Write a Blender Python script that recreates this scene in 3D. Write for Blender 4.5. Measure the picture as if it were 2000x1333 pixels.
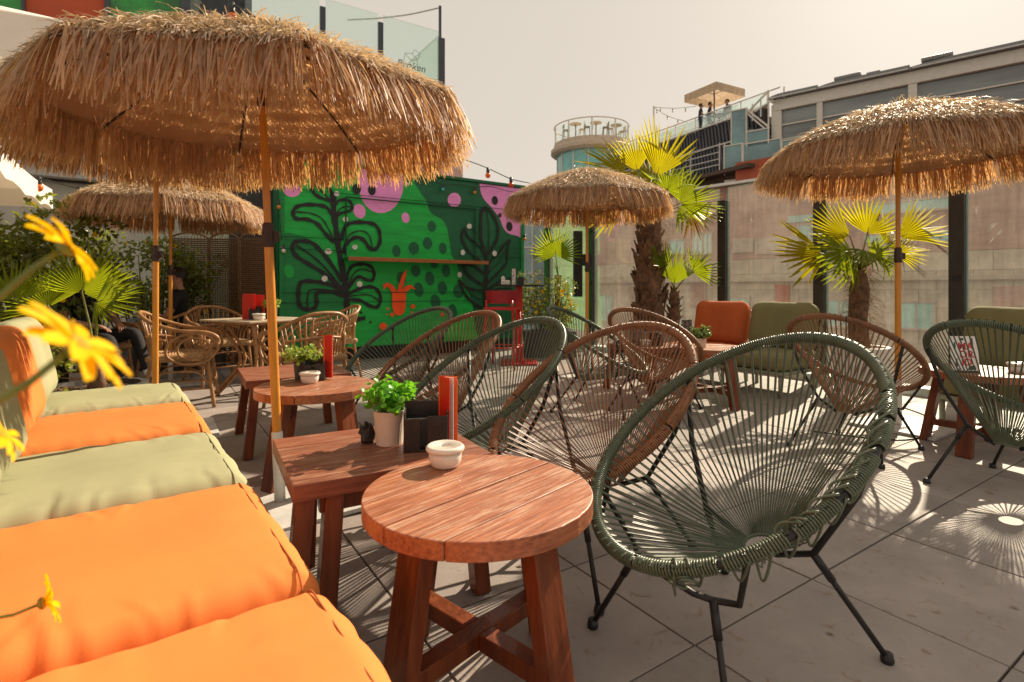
import bpy, bmesh, math, random
import numpy as np
from mathutils import Vector, Matrix, noise

for o in list(bpy.data.objects):
    bpy.data.objects.remove(o)
random.seed(7)
RNG = np.random.default_rng(7)
S = bpy.context.scene
COL = S.collection

# ------------------------------------------------------------------ camera
CAM_H = 1.05
cd = bpy.data.cameras.new('camera')
cam = bpy.data.objects.new('camera', cd)
COL.objects.link(cam)
cam.location = (0, 0, CAM_H)
cam.rotation_euler = (math.radians(90), 0, 0)
cd.sensor_width = 36
cd.lens = 18.9
cd.shift_y = -0.0508
cd.clip_start = 0.05
cd.clip_end = 900
cd.dof.use_dof = True
cd.dof.focus_distance = 2.3
cd.dof.aperture_fstop = 4.5
S.camera = cam

# ------------------------------------------------------------------ sky, sun, exposure
SUN_AZ = math.radians(40.7)      # to the right of straight ahead
SUN_EL = math.radians(33.5)
w = bpy.data.worlds.new('World')
S.world = w
w.use_nodes = True
nt = w.node_tree
nt.nodes.clear()
out = nt.nodes.new('ShaderNodeOutputWorld')
bg = nt.nodes.new('ShaderNodeBackground')
sky = nt.nodes.new('ShaderNodeTexSky')
sky.sky_type = 'NISHITA'
sky.sun_disc = False
sky.sun_elevation = SUN_EL
sky.sun_rotation = SUN_AZ
sky.air_density = 1.0
sky.dust_density = 1.5
sky.ozone_density = 1.0
bw = nt.nodes.new('ShaderNodeRGBToBW')
tint = nt.nodes.new('ShaderNodeMix'); tint.data_type = 'RGBA'; tint.blend_type = 'MULTIPLY'
tint.inputs[0].default_value = 1
tint.inputs[7].default_value = (1.0, 0.885, 0.735, 1)
mixs = nt.nodes.new('ShaderNodeMix'); mixs.data_type = 'RGBA'
mixs.inputs[0].default_value = 0.93      # hazy, almost colourless sky
nt.links.new(sky.outputs[0], bw.inputs[0])
nt.links.new(bw.outputs[0], tint.inputs[6])
nt.links.new(sky.outputs[0], mixs.inputs[6])
nt.links.new(tint.outputs[2], mixs.inputs[7])
veil = nt.nodes.new('ShaderNodeMix'); veil.data_type = 'RGBA'
veil.inputs[0].default_value = 0.86        # even, milky haze over the whole sky
veil.inputs[7].default_value = (5.75, 5.14, 4.42, 1)
nt.links.new(mixs.outputs[2], veil.inputs[6])
nt.links.new(veil.outputs[2], bg.inputs[0])
bg.inputs[1].default_value = 0.078
nt.links.new(bg.outputs[0], out.inputs[0])

sd = bpy.data.lights.new('sun', 'SUN')
sd.energy = 5.0
sd.angle = math.radians(0.5)
sd.color = (1.0, 0.83, 0.62)
sun = bpy.data.objects.new('sun', sd)
COL.objects.link(sun)
sdir = Vector((math.sin(SUN_AZ) * math.cos(SUN_EL), math.cos(SUN_AZ) * math.cos(SUN_EL), math.sin(SUN_EL)))
sun.rotation_euler = sdir.to_track_quat('Z', 'Y').to_euler()
sun.location = sdir * 60

S.view_settings.view_transform = 'Standard'
S.view_settings.look = 'None'
S.view_settings.exposure = 0.78
S.view_settings.gamma = 1
S.view_settings.use_curve_mapping = False
S.cycles.max_bounces = 8
S.cycles.transparent_max_bounces = 16
S.cycles.transmission_bounces = 6

# ------------------------------------------------------------------ helpers
A = math.radians(33.5)
U = Vector((math.cos(A), math.sin(A), 0))       # along the kiosk front
V = Vector((-math.sin(A), math.cos(A), 0))      # along the glass wall


def sr(r, g, b):
    return tuple(((c / 255) / 12.92 if c / 255 <= 0.04045 else ((c / 255 + 0.055) / 1.055) ** 2.4) for c in (r, g, b))


def at(px, py, Y):
    """a measured sight line of the 2000 px photograph met at the real depth Y"""
    return Vector(((px - 1000) / 1050 * Y, Y, CAM_H - (py - 565) / 1050 * Y))


MATS = {}


def M(name, col, rough=0.6, var=0.18, scale=6.0, bump=0.15, bscale=None, stretch=(1, 1, 1), metal=0.0,
      trans=0.0, tcol=None, spec=0.4, island=0.0, coord='Object', objvar=0.0, col2=None, hi=None, coat=0.0, lo=(0.35, 0.65)):
    """procedural principled material: noise colour variation, noise bump, optional leaf translucency"""
    if name in MATS:
        return MATS[name]
    m = bpy.data.materials.new(name)
    m.use_nodes = True
    nt = m.node_tree
    N, L = nt.nodes, nt.links
    N.clear()
    o = N.new('ShaderNodeOutputMaterial')
    p = N.new('ShaderNodeBsdfPrincipled')
    tc = N.new('ShaderNodeTexCoord')
    if coord == 'World':
        g = N.new('ShaderNodeNewGeometry'); src = g.outputs['Position']
    else:
        src = tc.outputs[coord]
    mp = N.new('ShaderNodeMapping')
    mp.inputs['Scale'].default_value = stretch
    L.new(src, mp.inputs['Vector'])
    n1 = N.new('ShaderNodeTexNoise'); n1.inputs['Scale'].default_value = scale; n1.inputs['Detail'].default_value = 6
    n1.inputs['Roughness'].default_value = 0.65
    L.new(mp.outputs[0], n1.inputs['Vector'])
    r = N.new('ShaderNodeValToRGB')
    c2 = col2 if col2 else tuple(min(1, c * (1 + var)) for c in col)
    c1 = col if col2 else tuple(c * (1 - var) for c in col)
    r.color_ramp.elements[0].position = lo[0]; r.color_ramp.elements[0].color = (*c1, 1)
    r.color_ramp.elements[1].position = lo[1]; r.color_ramp.elements[1].color = (*c2, 1)
    L.new(n1.outputs[0], r.inputs[0])
    cs = r.outputs[0]
    for amt, kind in ((island, 'i'), (objvar, 'o')):
        if amt:
            if kind == 'i':
                g2 = N.new('ShaderNodeNewGeometry'); rv = g2.outputs['Random Per Island']
            else:
                g2 = N.new('ShaderNodeObjectInfo'); rv = g2.outputs['Random']
            mr = N.new('ShaderNodeMapRange')
            mr.inputs[3].default_value = 1 - amt; mr.inputs[4].default_value = 1 + amt
            L.new(rv, mr.inputs[0])
            hs = N.new('ShaderNodeHueSaturation')
            L.new(mr.outputs[0], hs.inputs['Value'])
            L.new(cs, hs.inputs['Color'])
            cs = hs.outputs[0]
    L.new(cs, p.inputs['Base Color'])
    p.inputs['Metallic'].default_value = metal
    p.inputs['Specular IOR Level'].default_value = spec
    p.inputs['Coat Weight'].default_value = coat
    mr = N.new('ShaderNodeMapRange')
    mr.inputs[3].default_value = max(0.03, rough - 0.12); mr.inputs[4].default_value = min(1, rough + 0.12)
    L.new(n1.outputs[0], mr.inputs[0]); L.new(mr.outputs[0], p.inputs['Roughness'])
    if bump:
        n2 = N.new('ShaderNodeTexNoise'); n2.inputs['Scale'].default_value = bscale or scale * 6
        n2.inputs['Detail'].default_value = 4
        L.new(mp.outputs[0], n2.inputs['Vector'])
        b = N.new('ShaderNodeBump'); b.inputs['Strength'].default_value = bump; b.inputs['Distance'].default_value = 0.01
        L.new(n2.outputs[0], b.inputs['Height']); L.new(b.outputs[0], p.inputs['Normal'])
    if trans:
        t = N.new('ShaderNodeBsdfTranslucent')
        mx = N.new('ShaderNodeMixShader'); mx.inputs[0].default_value = trans
        if tcol:
            mc = N.new('ShaderNodeMix'); mc.data_type = 'RGBA'; mc.blend_type = 'MIX'; mc.inputs[0].default_value = 0.75
            L.new(cs, mc.inputs[6]); mc.inputs[7].default_value = (*tcol, 1)
            L.new(mc.outputs[2], t.inputs[0])
        else:
            L.new(cs, t.inputs[0])
        L.new(p.outputs[0], mx.inputs[1]); L.new(t.outputs[0], mx.inputs[2])
        L.new(mx.outputs[0], o.inputs[0])
    else:
        L.new(p.outputs[0], o.inputs[0])
    m['principled'] = p.name
    MATS[name] = m
    return m


def glassmat(name, tint, haze=0.12, hazecol=(0.8, 0.75, 0.68), refl=0.08, streak=True, transl=0.5):
    """dusty architectural glass: clear, a little mirror, a film of dust that catches the sun"""
    m = bpy.data.materials.new(name); m.use_nodes = True
    N, L = m.node_tree.nodes, m.node_tree.links
    N.clear()
    o = N.new('ShaderNodeOutputMaterial')
    tr = N.new('ShaderNodeBsdfTransparent'); tr.inputs[0].default_value = (*tint, 1)
    gl = N.new('ShaderNodeBsdfGlossy'); gl.inputs['Roughness'].default_value = 0.03; gl.inputs[0].default_value = (0.9, 0.95, 0.95, 1)
    df = N.new('ShaderNodeBsdfDiffuse'); df.inputs[0].default_value = (*hazecol, 1)
    tl = N.new('ShaderNodeBsdfTranslucent'); tl.inputs[0].default_value = (*hazecol, 1)
    dm = N.new('ShaderNodeMixShader'); dm.inputs[0].default_value = transl
    L.new(df.outputs[0], dm.inputs[1]); L.new(tl.outputs[0], dm.inputs[2])
    fr = N.new('ShaderNodeFresnel'); fr.inputs[0].default_value = 1.45
    ml = N.new('ShaderNodeMath'); ml.operation = 'MULTIPLY'; ml.inputs[1].default_value = refl * 10
    L.new(fr.outputs[0], ml.inputs[0])
    m1 = N.new('ShaderNodeMixShader'); L.new(ml.outputs[0], m1.inputs[0])
    L.new(tr.outputs[0], m1.inputs[1]); L.new(gl.outputs[0], m1.inputs[2])
    m2 = N.new('ShaderNodeMixShader')
    if streak:
        g = N.new('ShaderNodeTexCoord')
        mp = N.new('ShaderNodeMapping'); mp.inputs['Scale'].default_value = (9, 9, 0.7)
        L.new(g.outputs['Object'], mp.inputs[0])
        n = N.new('ShaderNodeTexNoise'); n.inputs['Scale'].default_value = 3; n.inputs['Detail'].default_value = 8; n.inputs['Roughness'].default_value = 0.7
        L.new(mp.outputs[0], n.inputs[0])
        n2 = N.new('ShaderNodeTexNoise'); n2.inputs['Scale'].default_value = 1.3; n2.inputs['Detail'].default_value = 5
        L.new(g.outputs['Object'], n2.inputs[0])
        mu = N.new('ShaderNodeMath'); mu.operation = 'MULTIPLY'
        L.new(n.outputs[0], mu.inputs[0]); L.new(n2.outputs[0], mu.inputs[1])
        mr = N.new('ShaderNodeMapRange'); mr.inputs[1].default_value = 0.12; mr.inputs[2].default_value = 0.42
        mr.inputs[3].default_value = haze * 0.45; mr.inputs[4].default_value = haze * 1.8
        L.new(mu.outputs[0], mr.inputs[0]); L.new(mr.outputs[0], m2.inputs[0])
    else:
        m2.inputs[0].default_value = haze
    L.new(m1.outputs[0], m2.inputs[1]); L.new(dm.outputs[0], m2.inputs[2])
    L.new(m2.outputs[0], o.inputs[0])
    MATS[name] = m
    return m


def frames(pts, closed=False):
    pts = [Vector(p) for p in pts]
    n = len(pts)
    tans = []
    for i in range(n):
        if closed:
            t = pts[(i + 1) % n] - pts[i - 1]
        else:
            t = pts[min(i + 1, n - 1)] - pts[max(i - 1, 0)]
        tans.append(t.normalized() if t.length > 1e-9 else Vector((0, 0, 1)))
    ref = Vector((0, 0, 1)) if abs(tans[0].z) < 0.9 else Vector((1, 0, 0))
    nrm = (ref - tans[0] * ref.dot(tans[0])).normalized()
    res = []
    for i in range(n):
        nrm = nrm - tans[i] * nrm.dot(tans[i])
        if nrm.length < 1e-6:
            nrm = tans[i].orthogonal()
        nrm.normalize()
        res.append((pts[i], tans[i], nrm.copy(), tans[i].cross(nrm)))
    return res


def cr(pts, k=6, closed=False):
    """Catmull-Rom through points (any dimension)"""
    P = [np.array(p, float) for p in pts]
    n = len(P); out = []
    rng = range(n) if closed else range(n - 1)
    for i in rng:
        if closed:
            a, b, c, d = P[i - 1], P[i], P[(i + 1) % n], P[(i + 2) % n]
        else:
            a, b, c, d = P[max(i - 1, 0)], P[i], P[i + 1], P[min(i + 2, n - 1)]
        for j in range(k):
            t = j / k
            out.append(0.5 * ((2 * b) + (-a + c) * t + (2 * a - 5 * b + 4 * c - d) * t * t + (-a + 3 * b - 3 * c + d) * t ** 3))
    if not closed:
        out.append(P[-1])
    return [tuple(p) for p in out]


class MB:
    def __init__(self):
        self.v = []; self.f = []

    def add(self, vs, fs, mat=None):
        b = len(self.v)
        if mat is not None:
            vs = [mat @ Vector(v) for v in vs]
        self.v += [tuple(v) for v in vs]
        self.f += [tuple(i + b for i in f) for f in fs]
        return self

    def box(self, c, s, R=None):
        c = Vector(c); h = Vector(s) / 2
        vs = []
        for x in (-1, 1):
            for y in (-1, 1):
                for z in (-1, 1):
                    p = Vector((x * h.x, y * h.y, z * h.z))
                    if R is not None:
                        p = R @ p
                    vs.append(c + p)
        self.add(vs, [(0, 1, 3, 2), (4, 6, 7, 5), (0, 4, 5, 1), (2, 3, 7, 6), (0, 2, 6, 4), (1, 5, 7, 3)])
        return self

    def beam(self, p, q, w, h, side=None, w2=None, h2=None):
        p, q = Vector(p), Vector(q)
        d = (q - p).normalized()
        s = Vector(side) if side is not None else (Vector((0, 0, 1)) if abs(d.z) < 0.9 else Vector((1, 0, 0)))
        s = (s - d * s.dot(d)).normalized()
        t = d.cross(s)
        w2 = w if w2 is None else w2; h2 = h if h2 is None else h2
        vs = []
        for c, a, b in ((p, w, h), (q, w2, h2)):
            for x, y in ((-1, -1), (1, -1), (1, 1), (-1, 1)):
                vs.append(c + s * (x * a / 2) + t * (y * b / 2))
        self.add(vs, [(0, 1, 2, 3)[::-1], (4, 5, 6, 7), (0, 1, 5, 4), (1, 2, 6, 5), (2, 3, 7, 6), (3, 0, 4, 7)])
        return self

    def tube(self, pts, r, n=8, closed=False, cap=True):
        fr = frames(pts, closed)
        m = len(fr)
        rs = r if hasattr(r, '__len__') else [r] * m
        vs = []
        for (p, t, a, b), rr in zip(fr, rs):
            for k in range(n):
                g = 2 * math.pi * k / n
                vs.append(p + a * (rr * math.cos(g)) + b * (rr * math.sin(g)))
        fs = []
        for i in range(m if closed else m - 1):
            j = (i + 1) % m
            for k in range(n):
                fs.append((i * n + k, i * n + (k + 1) % n, j * n + (k + 1) % n, j * n + k))
        if cap and not closed:
            fs.append(tuple(range(n))[::-1]); fs.append(tuple((m - 1) * n + k for k in range(n)))
        self.add(vs, fs)
        return self

    def lathe(self, prof, n=24, c=(0, 0, 0)):
        c = Vector(c); vs = []; fs = []
        for r, z in prof:
            for k in range(n):
                g = 2 * math.pi * k / n
                vs.append(c + Vector((r * math.cos(g), r * math.sin(g), z)))
        for i in range(len(prof) - 1):
            for k in range(n):
                fs.append((i * n + k, i * n + (k + 1) % n, (i + 1) * n + (k + 1) % n, (i + 1) * n + k))
        self.add(vs, fs)
        return self

    def prism(self, poly, z0, z1, T=None):
        n = len(poly)
        vs = [(x, y, z0) for x, y in poly] + [(x, y, z1) for x, y in poly]
        fs = [tuple(range(n))[::-1], tuple(range(n, 2 * n))] + [(i, (i + 1) % n, n + (i + 1) % n, n + i) for i in range(n)]
        self.add(vs, fs, T)
        return self

    def sphere(self, c, r, n=10, m=7, sc=(1, 1, 1)):
        c = Vector(c); vs = []; fs = []
        for i in range(m + 1):
            th = math.pi * i / m
            for k in range(n):
                g = 2 * math.pi * k / n
                vs.append(c + Vector((r * sc[0] * math.sin(th) * math.cos(g), r * sc[1] * math.sin(th) * math.sin(g), r * sc[2] * math.cos(th))))
        for i in range(m):
            for k in range(n):
                fs.append((i * n + k, (i + 1) * n + k, (i + 1) * n + (k + 1) % n, i * n + (k + 1) % n))
        self.add(vs, fs)
        return self

    def mesh(self, name, bev=0.0, seg=2, smooth=False, weld=True):
        me = bpy.data.meshes.new(name)
        me.from_pydata(self.v, [], self.f)
        bm = bmesh.new(); bm.from_mesh(me)
        if weld:
            bmesh.ops.remove_doubles(bm, verts=bm.verts, dist=1e-6)
            bmesh.ops.dissolve_degenerate(bm, edges=bm.edges, dist=1e-7)
        bmesh.ops.recalc_face_normals(bm, faces=bm.faces)
        if bev:
            es = [e for e in bm.edges if len(e.link_faces) == 2 and e.calc_face_angle(0) > 0.5]
            bmesh.ops.bevel(bm, geom=es, offset=bev, segments=seg, profile=0.5, affect='EDGES', clamp_overlap=True)
        bm.to_mesh(me); bm.free()
        if smooth:
            for p in me.polygons:
                p.use_smooth = True
        return me


def link(name, me, mat, parent=None, kind=None, label=None, loc=None, rot=None):
    if mat is not None and len(me.materials) == 0:
        me.materials.append(mat)
    o = bpy.data.objects.new(name, me)
    COL.objects.link(o)
    if parent is not None:
        o.parent = parent
    if kind:
        o['kind'] = kind
    if label:
        o['label'] = label
    if loc is not None:
        o.location = loc
    if rot is not None:
        o.rotation_euler = rot
    return o


def part(name, mb, mat, parent=None, bev=0.0, seg=2, smooth=False, kind=None, label=None, loc=None, rot=None, weld=True):
    return link(name, mb.mesh(name, bev, seg, smooth, weld), mat, parent, kind, label, loc, rot)


def tag(o, label, cat, group=None):
    o['label'] = label; o['category'] = cat
    if group:
        o['group'] = group
    return o


def thing(name, label, cat, loc=(0, 0, 0), rz=0.0, group=None):
    o = bpy.data.objects.new(name, None)
    COL.objects.link(o)
    o.empty_display_size = 0.2
    o.location = loc; o.rotation_euler = (0, 0, rz)
    return tag(o, label, cat, group)


def struct(name, mb, mat, bev=0.0, smooth=False):
    o = part(name, mb, mat, None, bev, 2, smooth)
    o['kind'] = 'structure'
    return o


CACHE = {}


def cached(key, fn):
    if key not in CACHE:
        CACHE[key] = fn()
    return CACHE[key]


def ribbons(B, D, Sd, L, Wd, bend, k=3, taper=(1, 1, 0.9, 0.55), curl=0.0):
    """many flat strips at once: base, direction, side, length, width, bend vector"""
    n = len(B)
    ts = np.linspace(0, 1, k + 1)
    V_ = np.zeros((n, k + 1, 2, 3))
    wob = RNG.normal(0, 1, (n, 3)) * curl
    for j, t in enumerate(ts):
        P = B + D * (L * t)[:, None] + bend * (L * t * t)[:, None] + wob * (L * np.sin(t * 3.0) * 0.5)[:, None]
        tw = Sd + RNG.normal(0, 0.25, (n, 3))
        tw /= np.linalg.norm(tw, axis=1)[:, None]
        ww = Wd * taper[min(j, len(taper) - 1)] / 2
        V_[:, j, 0] = P - tw * ww[:, None]; V_[:, j, 1] = P + tw * ww[:, None]
    verts = V_.reshape(-1, 3)
    base = np.arange(n)[:, None] * (2 * (k + 1)) + np.arange(k)[None, :] * 2
    base = base.reshape(-1)
    faces = np.stack([base, base + 1, base + 3, base + 2], 1)
    return verts, faces


def npmesh(name, verts, faces, smooth=False):
    me = bpy.data.meshes.new(name)
    n, m, k = len(verts), len(faces), faces.shape[1]
    me.vertices.add(n); me.vertices.foreach_set('co', np.asarray(verts, np.float32).ravel())
    me.loops.add(m * k); me.loops.foreach_set('vertex_index', np.asarray(faces, np.int32).ravel())
    me.polygons.add(m)
    me.polygons.foreach_set('loop_start', np.arange(0, m * k, k, dtype=np.int32))
    me.update(calc_edges=True)
    me.validate()
    if smooth:
        for p in me.polygons:
            p.use_smooth = True
    return me


def rot2(x, y, a):
    return x * math.cos(a) - y * math.sin(a), x * math.sin(a) + y * math.cos(a)

# ------------------------------------------------------------------ materials
m_tile = M('terrace_tile', (0.30, 0.262, 0.238), rough=0.62, var=0.14, scale=3.0, bump=0.12, bscale=140, coord='World', objvar=0.13)
# warm rust-coloured wear marks in the tiles
_n, _l = m_tile.node_tree.nodes, m_tile.node_tree.links
_p = _n[m_tile['principled']]
_g = _n.new('ShaderNodeNewGeometry')
_v = _n.new('ShaderNodeTexNoise'); _v.inputs['Scale'].default_value = 17; _v.inputs['Detail'].default_value = 3; _v.inputs['Distortion'].default_value = 1.2
_l.new(_g.outputs['Position'], _v.inputs['Vector'])
_r = _n.new('ShaderNodeMapRange'); _r.inputs[1].default_value = 0.62; _r.inputs[2].default_value = 0.76; _r.inputs[4].default_value = 0.75
_l.new(_v.outputs[0], _r.inputs[0])
_mx = _n.new('ShaderNodeMix'); _mx.data_type = 'RGBA'; _mx.inputs[7].default_value = (0.20, 0.115, 0.06, 1)
_src = _p.inputs['Base Color'].links[0].from_socket
_l.new(_r.outputs[0], _mx.inputs[0]); _l.new(_src, _mx.inputs[6]); _l.new(_mx.outputs[2], _p.inputs['Base Color'])

m_grout = M('grout', (0.09, 0.06, 0.045), rough=0.9, scale=20)
m_black = M('black_steel', (0.018, 0.017, 0.017), rough=0.42, var=0.25, scale=14, bump=0.05)
m_postblk = M('post_black', (0.03, 0.026, 0.022), rough=0.38, var=0.3, scale=5, bump=0.06)
m_white = M('white_paint', (0.72, 0.70, 0.66), rough=0.5, var=0.08, scale=4, bump=0.05)
m_plate = M('galvanised_plate', (0.55, 0.55, 0.53), rough=0.45, var=0.15, scale=9, bump=0.05)
m_glass = glassmat('dusty_glass', (0.975, 0.99, 0.98), haze=0.055, hazecol=(0.80, 0.71, 0.62), refl=0.03, transl=0.85)  # dust film, its glow raised to stand in for lens glare too
m_glass2 = glassmat('clear_glass', (0.9, 0.97, 0.95), haze=0.05, refl=0.08, streak=False)
m_aqua = M('aqua_window', (0.24, 0.52, 0.48), rough=0.2, var=0.3, scale=1.2, bump=0.0, spec=0.9)
m_kerb = M('pale_kerb', (0.55, 0.62, 0.58), rough=0.5)

# ------------------------------------------------------------------ terrace floor
ORG = Vector((0.539, 1.586, 0))
DU, DV = 0.655, 0.545
fl = MB()
fl.prism([tuple((ORG + U * a + V * b).xy) for a, b in ((-9.2, -4.6), (5.12, -4.6), (5.12, 10.6), (-9.2, 10.6))], -0.35, -0.012)
floor = struct('terrace_floor', fl, m_grout)
tile_me = MB().box((0, 0, -0.006), (DU - 0.0075, DV - 0.0075, 0.012)).mesh('tile', bev=0.0015, seg=1)
tile_me.materials.append(m_tile)
cands = []
for i in range(-14, 8):
    for j in range(-8, 19):
        c = ORG + U * ((i + 0.5) * DU) + V * ((j + 0.5) * DV)
        if (i + 1) * DU > 5.25 or j * DV > 9.8:
            continue
        vis = c.y > 0.75 and abs(c.x) < 1.0 * c.y + 0.5 and c.y > 1.2
        cands.append((0 if vis else 1, c.length, c, i, j))
cands.sort(key=lambda q: (q[0], q[1]))
rest = MB()
for k, (nv, d, c, i, j) in enumerate(cands):
    if k < 290 and nv == 0:
        o = bpy.data.objects.new('tile', tile_me); COL.objects.link(o); o.parent = floor
        o.location = c + Vector((0, 0, random.uniform(-0.0012, 0.0012))); o.rotation_euler = (0, 0, A)
    else:
        rest.box(c + Vector((0, 0, -0.006)), (DU - 0.0075, DV - 0.0075, 0.012), Matrix.Rotation(A, 3, 'Z'))
part('tile_remainder', rest, m_tile, floor, kind='stuff', weld=False)

st = MB(); st.box((0, 150, -9.2), (900, 900, 0.2))
struct('street_ground', st, M('asphalt', (0.06, 0.058, 0.055), rough=0.9, scale=3))

# ------------------------------------------------------------------ glass wall along V
GP = Vector((4.03, 5.38, 0))
GT = [-2.87, -1.61, -0.352, 0.912, 2.17, 3.46, 4.766, 6.03]
gw = thing('glass_wall', 'tall frameless glass wall with dark posts along the terrace edge', 'glass wall')
Rz = Matrix.Rotation(A, 3, 'Z')
for k, t in enumerate(GT):
    p = GP + V * t
    b = MB(); b.box((0, 0, 1.115), (0.115, 0.12, 2.23)); b.box((0.075, 0, 1.1), (0.03, 0.075, 2.2))
    po = part('post', b, m_postblk, gw, bev=0.004, loc=p, rot=(0, 0, A))
    cl = MB()
    for zz in (0.25, 1.15, 2.05):
        cl.box((-0.066, 0.0, zz), (0.012, 0.06, 0.05))
    part('clamp', cl, m_black, po)
for k in range(len(GT) - 1):
    a, b_ = GT[k] + 0.064, GT[k + 1] - 0.064
    c = GP + V * ((a + b_) / 2)
    g = MB(); g.box((0, 0, 1.24), (0.012, b_ - a, 2.30))
    part('pane', g, m_glass, gw, bev=0.002, seg=1, loc=c, rot=(0, 0, A))
m_edge = M('glass_edge', (0.25, 0.5, 0.42), rough=0.2, bump=0, spec=0.8)
for k in range(len(GT) - 1):
    for tt in (GT[k] + 0.07, GT[k + 1] - 0.07):
        g = MB(); g.box((-0.009, 0, 1.24), (0.004, 0.012, 2.30)); part('pane_edge', g, m_edge, gw, loc=GP + V * tt, rot=(0, 0, A))
    g = MB(); g.box((0, 0, 2.394), (0.013, GT[k + 1] - GT[k] - .13, 0.006)); part('pane_edge', g, m_edge, gw, loc=GP + V * ((GT[k] + GT[k + 1]) / 2), rot=(0, 0, A))
sm = MB(); rs = random.Random(12)
for (px, py, ln_, an_) in ((1948, 402, .05, .6), (1942, 440, .10, -.9), (1950, 455, .07, -.8), (1905, 412, .10, 1.4), (1936, 470, .06, -1.0), (1885, 408, .06, 1.5), (1500, 480, .10, 1.55), (1428, 505, .26, 1.52), (1455, 520, .08, 1.5), (1470, 430, .07, 1.45), (1700, 500, .05, 1.2)):
    r_ = (px - 1000) / 1050; t_ = (GP.x - r_ * GP.y) / (r_ * V.y - V.x); d_ = GP.y + V.y * t_; z_ = CAM_H + (565 - py) / 1050 * d_
    for q in range(3):
        c_ = Vector((t_ + rs.uniform(-.015, .015), z_ + rs.uniform(-.02, .02))); dx, dz = math.cos(an_ + rs.uniform(-.3, .3)) * ln_ / 2, math.sin(an_ + rs.uniform(-.3, .3)) * ln_ / 2; w3 = rs.uniform(.002, .007)
        pts_ = [(c_.x - dx, c_.y - dz), (c_.x + w3, c_.y + w3), (c_.x + dx, c_.y + dz), (c_.x - w3, c_.y - w3)]
        sm.add([tuple(GP + V * a_ - U * 0.0085 + Vector((0, 0, b_))) for a_, b_ in pts_], [(0, 1, 2, 3)])
part('scratch_marks', sm, m_white, gw, kind='stuff', weld=False)
kb = MB(); kb.box((0.0, 0, 0.04), (0.2, 10.2, 0.08))
part('sill', kb, m_kerb, gw, bev=0.006, loc=GP + V * 2.0, rot=(0, 0, A))

# black loudspeaker panel on a bracket at the far post
hp = thing('column_speaker', 'tall black column panel bracketed to the post beside the middle straw parasol', 'speaker', GP + V * 4.766 + Vector((-0.27, -0.12, 0.0)), A * 0.2)
b = MB(); b.box((0, 0, 1.48), (0.15, 0.09, 1.13)); part('housing', b, m_black, hp, bev=0.008)
b = MB()
for x in np.linspace(-0.06, 0.06, 7):
    b.box((x, -0.049, 1.48), (0.007, 0.008, 1.05))
part('grille', b, m_postblk, hp)
b = MB(); b.box((0.16, 0.02, 1.55), (0.20, 0.05, 0.2)); part('bracket', b, m_black, hp, bev=0.006)

# ------------------------------------------------------------------ green kiosk with its mural
K0 = Vector((-3.153, 7.277, 0)); KL, KD, KH = 4.02, 2.0, 2.82


def K(px, py):
    r = (px - 1000) / 1050
    s = (r * K0.y - K0.x) / (U.x - r * U.y)
    return s, CAM_H + (565 - py) / 1050 * (K0.y + U.y * s)


def c1(x, y): return K(x / 3.704 + 540, y / 3.704 + 340)
def c2(x, y): return K(x / 3.704 + 760, y / 3.704 + 340)
def c3(x, y): return K(x / 3.417 + 480, y / 3.417 + 340)


g_green = M('kiosk_green', sr(22, 172, 70), rough=0.5, var=0.2, scale=2.2, bump=0.12, bscale=30, stretch=(1, 1, 5))
g_mid = M('paint_mid_green', sr(14, 128, 64), rough=0.5, var=0.16, scale=3, bump=0.12, bscale=30, stretch=(1, 1, 5))
g_dark = M('paint_dark_green', sr(20, 96, 62), rough=0.5, var=0.16, scale=3, bump=0.12, bscale=30, stretch=(1, 1, 5))
g_pink = M('paint_pink', sr(236, 148, 214), rough=0.5, var=0.1, scale=4, bump=0.12, bscale=30, stretch=(1, 1, 5))
g_blk = M('paint_black', (0.012, 0.012, 0.014), rough=0.5, var=0.4, scale=12, bump=0.2)
g_wht = M('paint_white', (0.68, 0.67, 0.63), rough=0.5, var=0.15, scale=16, bump=0.1)
g_org = M('paint_orange', sr(238, 84, 22), rough=0.5, var=0.12, scale=6, bump=0.1)

kio = thing('kiosk', 'green wooden kiosk painted with black plants, pink blobs and dots', 'kiosk', K0, A)
b = MB(); b.box((KL / 2, KD / 2, 0.2 + (KH - 0.2) / 2), (KL, KD, KH - 0.2)); part('wall', b, g_green, kio, bev=0.01)
b = MB(); b.box((KL / 2, KD / 2 + 0.05, 0.1), (KL - 0.1, KD - 0.2, 0.2)); part('plinth', b, m_black, kio)
b = MB(); b.box((KL / 2, KD / 2, KH + 0.03), (KL + 0.06, KD + 0.06, 0.05)); part('roof', b, g_dark, kio, bev=0.006)
# dark curtain planks on the left end
for k in range(9):
    b = MB(); b.box((-0.016, 0.12 + k * 0.21, 1.5), (0.025, 0.19, 2.5)); part('plank', b, g_dark, kio, bev=0.005)
for z in (1.1, 1.75):
    b = MB(); b.box((-0.04, KD / 2, z), (0.012, KD, 0.05)); part('strap', b, m_black, kio)
LAY = [0.0]


def paint(name, poly, mat, th=0.0015):
    """one brush-painted area, a thin skin on the kiosk front"""
    LAY[0] += 0.00035
    b = MB(); n = len(poly)
    b.add([(s, -0.0015 - LAY[0], z) for s, z in poly], [tuple(range(n))])
    return part(name, b, mat, kio, weld=False)


def clampk(poly):
    return [(min(max(s, 0.004), KL - 0.004), min(max(z, 0.204), KH - 0.004)) for s, z in poly]


def smooth(pts, k=5): return cr(pts, k, True)


def ell(c, px, py, rx, ry, rot=0.0, n=22):
    return [c(px + rx * math.cos(a) * math.cos(rot) - ry * math.sin(a) * math.sin(rot), py + rx * math.cos(a) * math.sin(rot) + ry * math.sin(a) * math.cos(rot)) for a in np.linspace(0, 2 * math.pi, n, endpoint=False)]


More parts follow.
